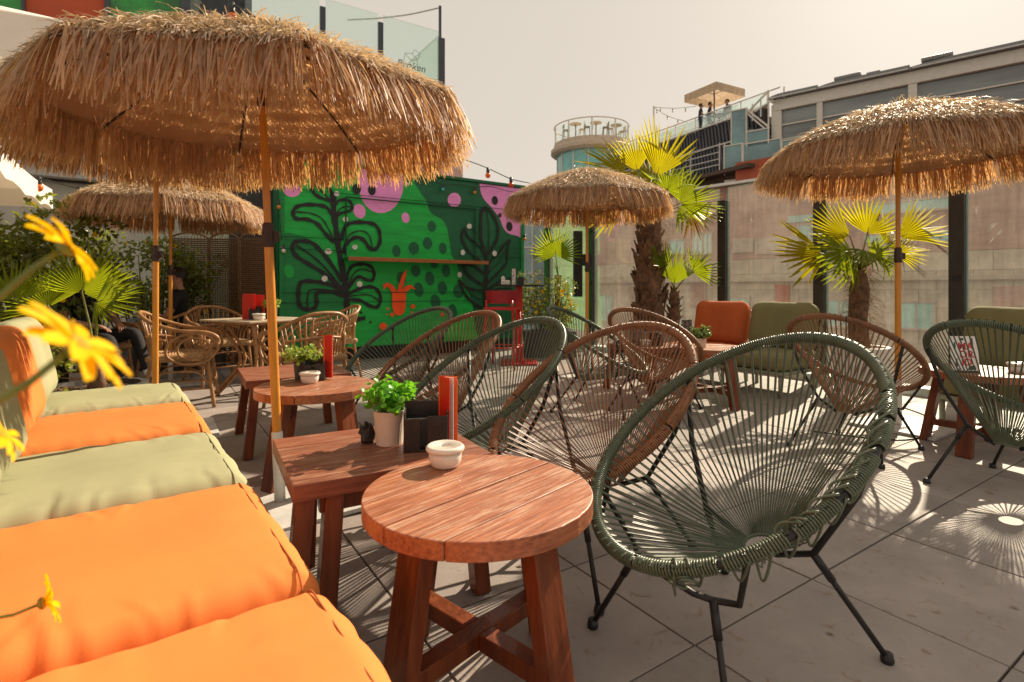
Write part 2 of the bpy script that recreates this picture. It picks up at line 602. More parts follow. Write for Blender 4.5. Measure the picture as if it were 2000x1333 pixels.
# big colour areas
paint('painted_area', clampk([c1(*p) for p in [(-20, 430), (90, 425), (200, 450), (300, 520), (380, 620), (450, 740), (490, 860), (505, 1000), (520, 1300), (-20, 1300)]]), g_mid)
paint('painted_area', clampk(smooth([c2(*p) for p in [(205, 20), (225, 130), (270, 200), (300, 280), (385, 335), (420, 400), (438, 500), (450, 580), (490, 660), (520, 750), (560, 830), (600, 930), (612, 1030), (650, 1180), (800, 1230), (1010, 1200), (1010, 600), (1000, 60), (600, -10)]], 4)), g_dark)
paint('painted_area', clampk([c2(*p) for p in cr([(650, 40), (662, 130), (690, 190), (730, 232), (772, 285), (800, 325), (826, 390), (862, 430), (920, 446), (1000, 446), (1000, 60)], 4)]), g_pink)
paint('painted_area', clampk(ell(K, 744, 360, 44, 57)), g_pink)
for px, py, rx, ry, ro in ((569, 371, 18, 14, 0.3), (702, 413, 11.5, 14.5, -0.35), (792, 426, 7.5, 10.5, -0.25), (887, 391, 13, 14, 0)):
    paint('painted_dot', clampk(ell(K, px, py, rx, ry, ro)), g_pink)
paint('painted_dot', ell(c1, 90, 705, 36, 49, -0.3), g_green)
for px, py, rx, ry in ((308, 380, 30, 40), (52, 558, 30, 42), (178, 538, 38, 45), (277, 502, 33, 43), (388, 538, 27, 41), (87, 755, 33, 47), (192, 703, 33, 43), (293, 758, 33, 51), (325, 650, 28, 34), (411, 702, 30, 45), (213, 838, 33, 53), (385, 827, 33, 50), (500, 850, 36, 52), (334, 923, 35, 50), (458, 996, 32, 54)):
    paint('painted_dot', ell(c2, px, py, rx, ry, -0.15), g_dark)
for c, px, py, rx, ry in ((K, 726, 372, 7.5, 10), (K, 696, 370, 8.5, 10), (c2, 763, 193, 22, 32), (c2, 868, 380, 22, 35), (c2, 800, 300, 14, 16), (c1, 585, 970, 8, 8), (c1, 568, 1003, 13, 10), (c1, 610, 1003, 9, 9), (c1, 678, 1073, 9, 9)):
    paint('painted_dot', clampk(ell(c, px, py, rx, ry, -0.1)), g_blk)


def stroke(c, pts, wpx, name='painted_leaf', ends=1.0):
    P = cr([c(*p) for p in pts], 7)
    n = len(P); Lf = []; Rt = []
    sc = 1 / 3.704 * 8.2 / 1050
    for i in range(n):
        a = np.array(P[max(i - 1, 0)]); b_ = np.array(P[min(i + 1, n - 1)])
        t = b_ - a; t = t / (np.linalg.norm(t) + 1e-9)
        ww = wpx * 1.03 * sc / 2 * (0.85 + 0.15 * math.sin(i * 0.8)) * (ends if i in (0, n - 1) else 1)
        Lf.append((P[i][0] - t[1] * ww, P[i][1] + t[0] * ww)); Rt.append((P[i][0] + t[1] * ww, P[i][1] - t[0] * ww))
    LAY[0] += 0.00035
    y = -0.0015 - LAY[0]
    b = MB()
    b.add([(min(max(s, .004), KL - .004), y, min(z, KH - .004)) for s, z in Lf] + [(min(max(s, .004), KL - .004), y, min(z, KH - .004)) for s, z in Rt], [(i, i + 1, n + i + 1, n + i) for i in range(n - 1)])
    part(name, b, g_blk, kio, weld=False)


for pts, wd in (
    ([(408, 150), (415, 300), (430, 400), (450, 560), (482, 720), (500, 850), (508, 960), (514, 1056)], 44),
    ([(405, 200), (330, 178), (268, 140), (258, 90), (290, 60), (358, 84), (398, 140), (406, 200)], 26),
    ([(280, 85), (340, 140), (388, 196)], 11),
    ([(425, 225), (452, 193), (510, 190), (543, 220), (538, 262), (500, 275), (452, 292), (430, 330)], 22),
    ([(428, 296), (470, 246), (532, 236)], 11),
    ([(412, 310), (362, 246), (290, 226), (190, 226), (132, 250), (120, 295), (145, 325), (220, 330), (292, 362), (352, 432), (412, 500)], 28),
    ([(140, 276), (240, 285), (320, 320), (370, 390), (412, 480)], 10),
    ([(466, 480), (490, 392), (540, 356), (640, 352), (714, 372), (744, 430), (744, 500), (714, 544), (672, 540), (632, 482), (580, 460), (530, 482), (492, 532), (478, 580)], 29),
    ([(478, 540), (530, 440), (610, 413), (664, 440), (685, 500), (690, 540)], 10),
    ([(478, 780), (402, 662), (330, 570), (260, 502), (190, 486), (128, 496), (114, 540), (138, 590), (220, 646), (310, 700), (392, 762), (470, 826)], 29),
    ([(140, 516), (250, 590), (340, 670), (440, 790)], 14),
    ([(500, 780), (522, 700), (562, 662), (640, 656), (690, 682), (704, 730), (688, 770), (640, 764), (600, 746), (560, 766), (518, 832)], 26),
    ([(516, 800), (560, 720), (620, 692), (692, 712)], 10),
    ([(480, 846), (380, 800), (280, 780), (200, 777), (166, 802), (156, 880), (166, 950), (210, 980), (268, 974), (290, 938), (286, 880), (312, 852), (400, 856), (486, 884)], 30),
    ([(460, 854), (330, 836), (242, 842), (226, 880), (221, 966)], 11),
    ([(506, 876), (570, 842), (640, 821), (700, 822), (740, 860), (749, 920), (724, 964), (670, 954), (600, 916), (510, 908)], 27),
    ([(520, 888), (610, 875), (680, 880), (736, 916)], 10),
    ([(500, 1054), (560, 1055), (620, 1046), (640, 1044)], 34)):
    stroke(c1, pts, wd)
for pts, wd in (
    ([(690, 560), (706, 650), (702, 740), (692, 830), (690, 960)], 40),
    ([(690, 580), (662, 450), (660, 340), (676, 250), (724, 268), (764, 330), (786, 410), (770, 490), (712, 580)], 26),
    ([(684, 240), (700, 262)], 40),
    ([(702, 270), (718, 400), (714, 560)], 8),
    ([(540, 395), (524, 450), (546, 520), (592, 582), (668, 640)], 24), ([(540, 395), (572, 462), (650, 522), (692, 590)], 20), ([(600, 400), (640, 450), (680, 540)], 8),
    ([(872, 480), (830, 512), (800, 560), (750, 612), (700, 668)], 22), ([(872, 480), (852, 540), (846, 640), (800, 702), (742, 760), (700, 800)], 22), ([(830, 560), (790, 640), (710, 720)], 8),
    ([(500, 765), (540, 862), (600, 932), (668, 972)], 26), ([(500, 765), (560, 822), (640, 842), (696, 850)], 20), ([(540, 820), (600, 880), (660, 910)], 8),
    ([(526, 645), (560, 722), (620, 772), (692, 812)], 24), ([(530, 650), (620, 672), (690, 730)], 20),
    ([(896, 760), (820, 772), (762, 800), (705, 846)], 24), ([(880, 830), (800, 830), (706, 860)], 18)):
    stroke(c2, pts, wd)
for c, px, py, rx, ry in ((c1, 432, 146, 20, 19), (c1, 495, 330, 20, 19), (c1, 564, 531, 20, 18), (c1, 372, 562, 26, 21), (c1, 345, 759, 22, 22), (c1, 597, 798, 21, 21), (c1, 45, 535, 14, 13), (c2, 574, 381, 18, 19), (c2, 527, 570, 16, 20), (c2, 757, 577, 16, 20), (c2, 504, 730, 16, 20), (c2, 818, 759, 15, 20)):
    paint('painted_dot', ell(c, px, py, rx, ry), g_wht)
paint('painted_creature', [c3(*p) for p in [(916, 778), (912, 742), (935, 726), (965, 735), (988, 756), (1004, 788), (1020, 730), (1040, 672), (1070, 636), (1062, 690), (1048, 742), (1040, 772), (1068, 744), (1102, 742), (1130, 772), (1095, 764), (1066, 792), (1064, 850), (1058, 910), (1040, 940), (1010, 946), (985, 930), (973, 890), (971, 800), (955, 764), (934, 752)]], g_org)
for px, py, rx, ry in ((912, 1017, 25, 24), (972, 940, 14, 14), (1110, 885, 15, 15), (943, 900, 8, 8), (938, 938, 6, 6), (1103, 925, 8, 8), (1140, 925, 6, 6), (1308, 938, 16, 13)):
    paint('painted_dot', ell(c3, px, py, rx, ry), g_org)
# joints between boards, hatch outline, serving shelf
YT = -LAY[0] - 0.004
m_joint = M('joint_shadow_green', sr(8, 62, 36), rough=0.6)
sL, sR = K(674, 400)[0], K(926, 400)[0]
for s0, s1, z in ((0.02, sL, 1.60), (0.02, sL, 1.765), (sR, KL - .02, 1.60), (sR, KL - .02, 1.765), (0.02, KL - .02, 1.0), (0.02, KL - .02, 0.86), (0.02, KL - .02, 2.42)):
    b = MB(); b.box(((s0 + s1) / 2, YT - 0.003, z), (s1 - s0, 0.010, 0.008)); part('batten', b, m_joint, kio, bev=0.002, seg=1)
zt = K(674, 386)[1]
for s in (sL, sR):
    b = MB(); b.box((s, YT - 0.004, (1.49 + zt) / 2), (0.018, 0.016, zt - 1.49)); part('hatch_edge', b, m_joint, kio, bev=0.002, seg=1)
b = MB(); b.box(((sL + sR) / 2, YT - 0.010, zt), (sR - sL + .02, 0.022, 0.016)); part('hatch_edge', b, m_joint, kio, bev=0.002, seg=1)
shs = MB(); shs.box(((sL + sR) / 2 + 0.02, -0.16, 1.487), (sR - sL + 0.12, 0.31, 0.03)); shelf = part('serving_shelf', shs, g_mid, kio, bev=0.004)
b = MB(); b.box(((sL + sR) / 2 + 0.02, -0.322, 1.475), (sR - sL + 0.13, 0.016, 0.055))
part('shelf_edge', b, M('shelf_wood', (0.33, 0.11, 0.03), rough=0.5, stretch=(1, 8, 8)), shelf, bev=0.003)
for s in (0.03, KL - 0.03):
    b = MB(); b.box((s, -0.012, 1.5), (0.06, 0.03, 2.58)); part('corner_post', b, g_mid, kio, bev=0.004)

# ------------------------------------------------------------------ wall and buildings on the left
wl = thing('terrace_wall', 'long grey rendered wall with an overhanging band behind the hedge', 'wall', (-5.93, 9.5, 0), A)
b = MB(); b.box((-3.4, 0.15, 1.6), (10.0, 0.3, 3.2)); part('wall', b, M('render_grey', (0.46, 0.44, 0.40), rough=0.8, var=0.08, scale=2), wl)
b = MB(); b.box((-3.4, -0.04, 3.03), (10.2, 0.5, 0.46)); part('fascia', b, M('fascia_grey', (0.42, 0.42, 0.41), rough=0.6, var=0.06), wl, bev=0.01)
b = MB(); b.box((-3.4, -0.06, 2.78), (10.2, 0.06, 0.04)); part('drip_edge', b, m_black, wl)

lb = thing('colourful_building', 'building with an orange panel and bright green glass high at the upper left', 'building', (-8.67, 13.0, 0), A)
LO = Vector((-8.67, 13.0, 0))


def lbs(px):
    r = (px - 1000) / 1050
    return (r * LO.y - LO.x) / (U.x - r * U.y)


m_orp = M('orange_panel', sr(196, 82, 38), rough=0.45, var=0.12, scale=0.8, bump=0.02)
m_grg = M('green_glass', sr(40, 170, 60), rough=0.1, var=0.55, scale=0.9, bump=0.0, spec=0.9, trans=0.25)
m_mul = M('mullion_slate', (0.06, 0.07, 0.085), rough=0.4)
b = MB(); b.box((lbs(480) - 16.0, 1.4, 5.6), (32.0, 2.6, 11.2)); part('wall', b, M('render_cream', (0.5, 0.46, 0.4), rough=0.8), lb)  # wall lengthened out of view to block sky light from the left
for x0, x1, mm, nm in ((-900, -560, m_grg, 'window'), (-550, -180, m_orp, 'orange_panel'), (-170, 45, m_grg, 'window'), (52, 205, m_orp, 'orange_panel'), (216, 352, m_grg, 'window'), (371, 488, m_glass2, 'window')):
    s0, s1 = lbs(x0), lbs(x1)
    b = MB(); b.box(((s0 + s1) / 2, -0.06, 7.4), (s1 - s0, 0.06, 7.6)); part(nm, b, mm, lb)
for x0, x1 in ((45, 52), (205, 216), (352, 371), (474, 490)):
    s0, s1 = lbs(x0), lbs(x1)
    b = MB(); b.box(((s0 + s1) / 2, -0.1, 7.4), (s1 - s0, 0.2, 7.6)); part('mullion', b, m_mul, lb, bev=0.01)
b = MB(); b.prism(cr([(lbs(388), 7.9), (lbs(395), 8.4), (lbs(420), 8.75), (lbs(450), 8.9), (lbs(470), 8.6), (lbs(486), 7.9)], 4), 0.10, 0.14, Matrix.Rotation(math.pi / 2, 4, 'X'))
part('awning', b, M('dark_canvas', (0.05, 0.055, 0.065), rough=0.8), lb)

rb = thing('painted_building', 'cream and pink painted building corner just behind the kiosk roof', 'building', (-3.67, 15, 0), A)
b = MB(); b.box((-1.1, 2.2, 3.15), (7.5, 4.2, 6.3)); part('wall', b, M('render_peach', (0.62, 0.42, 0.36), rough=0.8, var=0.2, scale=1.2), rb)
b = MB(); b.box((-1.1, 2.2, 6.32), (7.6, 4.4, 0.12)); part('roof', b, m_white, rb)
b = MB(); b.prism(cr([(1.2, 4.0), (2.2, 4.4), (2.55, 3.9), (2.6, 3.2), (1.0, 3.0)], 4, True), 0.101, 0.104, Matrix.Rotation(math.pi / 2, 4, 'X')); part('painted_area', b, g_pink, rb)

sc_ = thing('rooftop_glass_screen', 'glass wind screen with dark posts on the roof above the big straw parasol', 'glass screen', (-3.67, 15, 6.38), A)
for t, h, ww in ((-1.571, 2.08, 0.14), (0.0, 2.1, 0.14), (1.874, 2.15, 0.2)):
    b = MB(); b.box((t, 0, h / 2), (ww, 0.1, h)); part('post', b, m_mul, sc_, bev=0.008)
b = MB(); b.box((1.83, 0, 2.6), (0.07, 0.05, 1.0)); part('post', b, m_mul, sc_)
for t0, t1 in ((-3.4, -1.65), (-1.5, -0.075), (0.075, 1.77)):
    b = MB(); b.box(((t0 + t1) / 2, 0, 1.2), (t1 - t0, 0.02, 2.25)); part('pane', b, m_glass2, sc_)
b = MB(); b.box((1.87, 1.5, 1.2), (0.02, 2.8, 2.2)); part('pane', b, m_glass2, sc_)
b = MB(); b.tube(cr([(1.83, 0, 3.05), (0.9, 0.02, 2.6), (0.0, 0.05, 2.25), (-0.9, 0.05, 1.95)], 6), 0.022, 6); part('rail', b, m_plate, sc_)
# pencil-thin lettering and a drawn crystal on the glass
cu = bpy.data.curves.new('lettering', 'FONT'); cu.body = 'Broken'; cu.size = 0.30; cu.shear = 0.25; cu.extrude = 0.002
to = bpy.data.objects.new('tmp', cu); COL.objects.link(to)
dg = bpy.context.evaluated_depsgraph_get()
lm_ = bpy.data.meshes.new_from_object(to.evaluated_get(dg)); bpy.data.objects.remove(to)
link('lettering', lm_, m_mul, sc_, loc=(0.46, -0.02, 1.0), rot=(math.pi / 2, 0, 0))
b = MB()
b.tube([(0.66, -0.02, 1.1), (0.72, -0.02, 1.42), (0.92, -0.02, 1.46), (1.1, -0.02, 1.32), (1.1, -0.02, 1.1)], 0.006, 4)
b.tube([(0.72, -0.02, 1.42), (0.9, -0.02, 1.25), (1.1, -0.02, 1.32)], 0.006, 4)
b.tube([(0.94, -0.02, 1.46), (1.02, -0.02, 1.6), (1.18, -0.02, 1.5), (1.12, -0.02, 1.34)], 0.006, 4)
part('drawing', b, m_mul, sc_)

# ------------------------------------------------------------------ street building seen through the glass
FB = Vector((12.19, 20.0, 0)); fd = Vector((-0.69, 0.724, 0)).normalized(); FA = math.atan2(fd.y, fd.x)


def FP(px, py):
    r = (px - 1000) / 1050
    t = (FB.x - r * FB.y) / (r * fd.y - fd.x)
    return t, CAM_H + (565 - py) / 1050 * (FB.y + fd.y * t)


m_band = M('pale_band', (0.40, 0.33, 0.28), rough=0.8)
sb = thing('street_building', 'brick and stone street facade seen through the dusty glass wall', 'building', (FB.x, FB.y, 0), FA)
m_brick = M('mauve_brick', (0.36, 0.205, 0.17), rough=0.85, var=0.22, scale=1.3, bump=0.3, bscale=22, stretch=(1, 1, 3))
m_stone = M('facade_stone', (0.43, 0.365, 0.28), rough=0.85, var=0.2, scale=2.2, bump=0.15, objvar=0.10)
b = MB(); b.box((1.0, -3.0, 3.9), (28, 6.0, 3.2)); part('brick_wall', b, m_brick, sb)
b = MB(); b.box((1.0, -3.1, -3.3), (28, 6.0, 11.2)); part('core_wall', b, m_band, sb)
bw_, bh_ = 0.95, 0.62
blk = MB().box((0, 0, 0), (bw_ - 0.010, 0.16, bh_ - 0.010)).mesh('stone_block', bev=0.004, seg=1); blk.materials.append(m_stone)
cnt = 0
for j in range(6):
    for i in range(-9, 15):
        z = 2.28 - (j + 0.5) * bh_
        if cnt < 290:
            o = bpy.data.objects.new('stone_block', blk); COL.objects.link(o); o.parent = sb
            o.location = (i * bw_ + (0.5 * bw_ if j % 2 else 0), -0.06 + random.uniform(-.01, .01), z); cnt += 1
b = MB(); b.box((1.0, 0.10, 1.42), (24, 0.25, 0.16)); part('ledge', b, m_stone, sb, bev=0.02)
b = MB(); b.box((1.0, 0.06, 5.52), (24, 0.4, 0.12)); part('gutter', b, m_white, sb, bev=0.02)
m_terra = M('terracotta', sr(165, 84, 60), rough=0.8, var=0.12, scale=2)
b = MB(); b.box((-2.0, -1.2, 6.0), (12, 2.0, 0.9)); part('parapet', b, m_terra, sb)
m_band = M('pale_band', (0.46, 0.38, 0.33), rough=0.8)
for x0, y0, x1, y1, mm in ((1310, 470, 1337, 496, m_aqua), (1355, 456, 1374, 496, m_aqua), (1375, 456, 1392, 496, m_aqua), (1245, 468, 1262, 500, m_aqua), (1432, 468, 1473, 493, m_band), (1476, 466, 1580, 493, m_band), (1560, 440, 1610, 475, m_aqua), (1815, 452, 1860, 472, m_aqua), (1690, 462, 1790, 470, m_aqua), (1540, 424, 1620, 430, m_aqua), (1700, 400, 1880, 406, m_aqua), (1175, 576, 1197, 628, m_aqua), (1305, 578, 1334, 640, m_aqua), (1425, 582, 1464, 612, m_aqua), (1515, 556, 1543, 592, m_terra), (1480, 598, 1508, 640, m_aqua), (1660, 520, 1700, 545, m_terra), (1618, 586, 1662, 640, m_aqua), (1756, 590, 1826, 645, m_aqua), (1940, 560, 2060, 600, m_brick), (1350, 552, 1380, 600, m_brick), (1230, 560, 1262, 640, m_brick)):  # reddish patches include a painted glass reflection at the right edge
    (t0, za), (t1, zb) = FP(x0, y0), FP(x1, y1)
    b = MB(); b.box(((t0 + t1) / 2, 0.045, (za + zb) / 2), (abs(t1 - t0), 0.08, abs(za - zb)))
    wd = part('window' if mm is m_aqua else 'panel_and_reflection', b, mm, sb, bev=0.01)
    if mm is m_aqua and abs(za - zb) > 0.35:
        f = MB(); cx, cz = (t0 + t1) / 2, (za + zb) / 2; hw, hh = abs(t1 - t0) / 2, abs(za - zb) / 2
        f.box((cx, 0.09, cz + hh), (2 * hw + .1, 0.05, 0.07)); f.box((cx, 0.09, cz - hh), (2 * hw + .1, 0.08, 0.07))
        f.box((cx - hw, 0.09, cz), (0.06, 0.05, 2 * hh)); f.box((cx + hw, 0.09, cz), (0.06, 0.05, 2 * hh)); f.box((cx, 0.09, cz), (0.05, 0.05, 2 * hh))
        part('frame', f, m_band, wd)

# aqua glazed annex under the round tower
an = thing('glazed_annex', 'pale aqua glazed building end left of the far speaker panel', 'building', (0.6, 33, 0), 0.15)
b = MB(); b.box((1.2, 1.5, 0.0), (7.0, 3, 10.5)); part('glass_wall', b, M('pale_aqua', (0.34, 0.50, 0.52), rough=0.25, var=0.25, scale=0.5, bump=0), an)
for k in range(8):
    b = MB(); b.box((-2.2 + k * 0.95, -0.03, 0.5), (0.08, 0.08, 9.0)); part('mullion', b, m_white, an)
for z in (-1.5, 0.3, 2.0, 3.6):
    b = MB(); b.box((1.2, -0.02, z), (7.0, 0.05, 0.1)); part('transom', b, m_white, an)

# ------------------------------------------------------------------ pavilion and roof terrace on top
PV = Vector((14.29, 20.0, 0)); pd_ = Vector((-0.76, 0.65, 0)).normalized(); PA = math.atan2(pd_.y, pd_.x)


def PP(px, py):
    r = (px - 1000) / 1050
    t = (PV.x - r * PV.y) / (r * pd_.y - pd_.x)
    return t, CAM_H + (565 - py) / 1050 * (PV.y + pd_.y * t)


pv = thing('roof_pavilion', 'long glazed rooftop pavilion with a pale frame and curved grey roof edge', 'building', (PV.x, PV.y, 0), PA)
m_frame = M('pavilion_frame', (0.66, 0.62, 0.56), rough=0.4, var=0.06)
m_roof = M('pavilion_roof', (0.22, 0.22, 0.22), rough=0.45, var=0.1)
m_blueg = M('blue_glass', (0.15, 0.17, 0.17), rough=0.08, var=0.5, scale=0.35, bump=0, spec=0.9, stretch=(0.4, 1, 3))
m_wood = M('ceiling_slats', (0.16, 0.115, 0.075), rough=0.6, var=0.4, scale=1.5, stretch=(0.2, 6, 6))
te = PP(1512, 200)[0]
b = MB(); b.box((te / 2 - 7.0, -2.5, 7.0), (te + 14, 4.6, 4.4)); part('interior_wall', b, m_wood, pv)
for x0, x1 in ((1528, 1596), (1608, 1774), (1792, 2160)):
    t0, t1 = PP(x0, 100)[0], PP(x1, 100)[0]
    b = MB(); b.box(((t0 + t1) / 2, -0.02, 7.15), (abs(t1 - t0), 0.05, 2.75)); part('pane', b, m_blueg, pv)
    b = MB(); b.box(((t0 + t1) / 2, -0.05, 8.22), (abs(t1 - t0), 0.1, 0.62)); part('shade_blind', b, m_wood, pv)
    for z in (7.9, 7.3):
        b = MB(); b.box(((t0 + t1) / 2, 0.05, z), (abs(t1 - t0), 0.07, 0.05)); part('transom', b, m_frame, pv)
for x0, x1 in ((1508, 1528), (1596, 1608), (1774, 1792)):
    t0, t1 = PP(x0, 100)[0], PP(x1, 100)[0]
    b = MB(); b.box(((t0 + t1) / 2, 0.04, 7.0), (abs(t1 - t0), 0.2, 3.6)); part('column', b, m_frame, pv, bev=0.02)
b = MB(); b.box((te / 2 - 7.0, 0.06, 8.75), (te + 14, 0.22, 0.46)); part('lintel', b, m_frame, pv, bev=0.02)
for k, (xa, xb) in enumerate(((1505, 1600), (1600, 1778), (1778, 2200))):
    t0, t1 = PP(xa, 100)[0], PP(xb, 100)[0]
    n = 10; prof = []
    for i in range(n + 1):
        f = i / n
        prof.append((t0 + (t1 - t0) * f, 9.08 + 0.09 * min(1, math.sin(min(f * 6, math.pi / 2)))))
    poly = prof + [(t1, 8.99), (t0, 8.99)]
    b = MB(); b.prism(poly, -0.34, 2.6, Matrix.Rotation(math.pi / 2, 4, 'X')); part('roof', b, m_roof, pv)
    b = MB(); b.box(((t0 + t1) / 2, 0.30, 9.03), (abs(t1 - t0) * 0.97, 0.16, 0.05)); part('gutter', b, m_plate, pv)
for k, px in enumerate((1560, 1610, 1700, 1745, 1880, 1930)):
    t = PP(px, 100)[0]; h_ = (.35, .2, .5, .16, .28, .4)[k]
    b = MB(); b.box((t, -0.9, 9.1 + h_ / 2), (.25 + .1 * (k % 3), .3, h_)); part('vent', b, m_plate if k % 2 else m_roof, pv, bev=.02)
b = MB(); b.tube([(PP(1600, 100)[0], -.5, 9.24), (PP(1990, 100)[0], -.5, 9.26)], .03, 6); part('pipe', b, m_plate, pv)
for px in (1655, 1830):
    t = PP(px, 100)[0]
    b = MB(); b.box((t, -0.2, 9.34), (0.9, 0.6, 0.16)); part('skylight', b, m_roof, pv, bev=0.05)

# roof terrace beyond the pavilion
TB = Vector((10.86, 22.8, 0)); td = Vector((-0.449, 0.894, 0)).normalized(); TA = math.atan2(td.y, td.x)


def TP(px, py):
    r = (px - 1000) / 1050
    t = (TB.x - r * TB.y) / (r * td.y - td.x)
    return t, CAM_H + (565 - py) / 1050 * (TB.y + td.y * t)


rt = thing('roof_terrace', 'raised roof terrace with dark ribbed cladding and a steel railing', 'roof terrace', (TB.x, TB.y, 0), TA)
b = MB(); b.box((5.2, -2.6, 8.2), (10.4, 5.0, 0.3)); part('slab', b, m_frame, rt)
m_clad = M('ribbed_cladding', (0.055, 0.062, 0.085), rough=0.45, var=0.2, scale=2)
for k in range(52):
    b = MB(); b.beam((k * 0.2 - 0.05, 0.02, 6.6), (k * 0.2 + 0.25, 0.02, 8.75), 0.10, 0.05, side=(1, 0, 0)); part('rib', b, m_clad, rt)
b = MB(); b.box((5.2, -0.06, 7.5), (10.4, 0.06, 2.6)); part('backing', b, m_grout, rt)
b = MB(); b.box((5.0, 0.09, 7.75), (10.2, 0.05, 0.07)); b.box((5.0, 0.09, 8.8), (10.2, 0.08, 0.07)); part('flashing', b, m_plate, rt)
for z, rr in ((9.4, 0.035), (8.9, 0.02)):
    b = MB(); b.tube([(-0.6, 0.05, z), (11.5, 0.05, z + 0.12)], rr, 6); part('handrail', b, m_frame, rt)
for k in range(9):
    b = MB(); b.tube([(k * 1.35, 0.05, 8.7), (k * 1.35, 0.05, 9.42)], 0.03, 6); part('railing_post', b, m_frame, rt)
for k in range(8):
    b = MB(); b.box((k * 1.35 + .675, 0.05, 9.08), (1.2, 0.012, 0.55)); part('pane', b, m_glass2, rt)
# lower walkway rail
for z in (6.85, 7.1, 7.4, 7.72):
    b = MB(); b.tube([(1.6, 1.1, z - .3), (10, 1.1, z - .15)], 0.025, 5); part('handrail', b, m_plate, rt)
for k in range(5):
    b = MB(); b.tube([(1.6 + k * 1.7, 1.1, 6.3), (1.6 + k * 1.7, 1.1, 7.5)], 0.03, 5); part('railing_post', b, m_plate, rt)
b = MB(); b.box((4.5, 0.6, 6.2), (9, 1.2, 0.16)); b.box((4.5, 0.2, 5.6), (9, 0.6, 1.2)); part('walkway', b, m_grout, rt)

# stair with glass guards at the pavilion end
stt = thing('roof_stair', 'steel and glass stair rising at the end of the rooftop pavilion', 'stair', (PV.x, PV.y, 0), PA)
m_teal = M('teal_glass', (0.13, 0.25, 0.27), rough=0.1, var=0.4, scale=0.7, bump=0, spec=0.9)


def pane_px(x0, y0, x1, y1, yo=0.35):
    (t0, z0), (t1, z1) = PP(x0, y0), PP(x1, y1)
    zt_, zb_ = max(z0, z1), min(z0, z1)
    b = MB(); b.box(((t0 + t1) / 2, yo, (zt_ + zb_) / 2), (abs(t1 - t0), 0.03, zt_ - zb_)); part('pane', b, m_teal, stt)
    b = MB(); b.box((t0, yo + .02, (zt_ + zb_) / 2), (0.05, 0.05, zt_ - zb_)); b.box((t1, yo + .02, (zt_ + zb_) / 2), (0.05, 0.05, zt_ - zb_)); b.box(((t0 + t1) / 2, yo + .02, zt_), (abs(t1 - t0) + .1, 0.06, 0.05))
    part('pane_frame', b, m_frame, stt)


for q in ((1434, 222, 1463, 284), (1464, 262, 1506, 284), (1420, 290, 1455, 336), (1457, 286, 1530, 334), (1532, 280, 1610, 330)):
    pane_px(*q)


def pbeam(p, q, w_=0.06, h_=0.09, yo=0.3, nm='handrail', mm=None):
    (t0, z0), (t1, z1) = PP(*p), PP(*q)
    b = MB(); b.beam((t0, yo, z0), (t1, yo, z1), w_, h_); part(nm, b, mm or m_frame, stt)


pbeam((1463, 225), (1506, 262)); pbeam((1463, 218), (1506, 252), 0.08, 0.12); pbeam((1463, 225), (1506, 181)); pbeam((1478, 222), (1505, 205))
pbeam((1516, 193), (1535, 174), yo=-.4); pbeam((1535, 174), (1560, 186), yo=-.4)
for p, q in (((1474, 240), (1474, 207)), ((1490, 232), (1490, 194)), ((1505, 262), (1505, 182)), ((1463, 285), (1463, 218)), ((1535, 195), (1535, 174)), ((1420, 345), (1420, 282)), ((1456, 345), (1456, 275))):
    pbeam(p, q, .05, .05, nm='post')
(ta, za), (tb_, zb_) = PP(1468, 262), PP(1500, 238)
for k in range(7):
    f = k / 6
    b = MB(); b.box((ta + (tb_ - ta) * (1 - f), -0.1, za - 0.3 + (zb_ - za) * f), (0.3, 0.8, 0.05)); part('step', b, m_roof, stt)
b = MB(); t0, t1 = PP(1418, 300)[0], PP(1612, 300)[0]
b.box(((t0 + t1) / 2, -0.6, 5.75), (abs(t1 - t0), 1.6, 0.25)); part('landing', b, m_frame, stt)
b = MB(); b.box(((t0 + t1) / 2, -0.5, 7.2), (abs(t1 - t0) * .9, 0.1, 2.6)); part('back_wall', b, M('blue_panel', (0.12, 0.17, 0.2), rough=.4, var=.3, scale=.8), stt)

# ------------------------------------------------------------------ round tower with roof bar
TWC = Vector((5.9, 40.0, 0)); TR = 2.75
tw = thing('round_tower', 'round glazed tower with a railed roof bar in the distance', 'tower', TWC)
b = MB(); b.lathe([(TR - 0.25, 0), (TR - 0.25, 10.9)], 40); part('glass_drum', b, M('tower_glass', (0.16, 0.46, 0.44), rough=0.12, var=0.25, scale=0.4, bump=0, spec=0.8), tw, smooth=True)
for k in range(14):
    g = 2 * math.pi * k / 14
    b = MB(); b.tube([((TR - .22) * math.cos(g), (TR - .22) * math.sin(g), 0), ((TR - .22) * math.cos(g), (TR - .22) * math.sin(g), 10.9)], 0.05, 6); part('mullion', b, m_frame, tw)
b = MB(); b.lathe([(0, 10.9), (TR + .05, 10.9), (TR + .25, 11.05), (TR + .25, 11.3), (TR + .05, 11.45), (TR, 11.75), (0, 11.75)], 48); part('cornice', b, M('tower_cornice', (0.52, 0.42, 0.32), rough=0.7), tw, smooth=False)
ringp = [(TR * math.cos(g), TR * math.sin(g), 13.0) for g in np.linspace(0, 2 * math.pi, 48, endpoint=False)]
b = MB(); b.tube(ringp, 0.05, 6, closed=True); part('handrail', b, m_frame, tw)
for k in range(10):
    g = 2 * math.pi * (k + 0.3) / 10
    b = MB(); b.tube([(TR * math.cos(g), TR * math.sin(g), 11.7), (TR * math.cos(g), TR * math.sin(g), 13.0)], 0.06, 6); part('railing_post', b, m_frame, tw)
b = MB(); b.lathe([(TR - .03, 11.78), (TR - .03, 12.85)], 48); part('glass_guard', b, m_glass2, tw, smooth=True)
m_beige = M('beige_plastic', (0.55, 0.44, 0.32), rough=0.6)
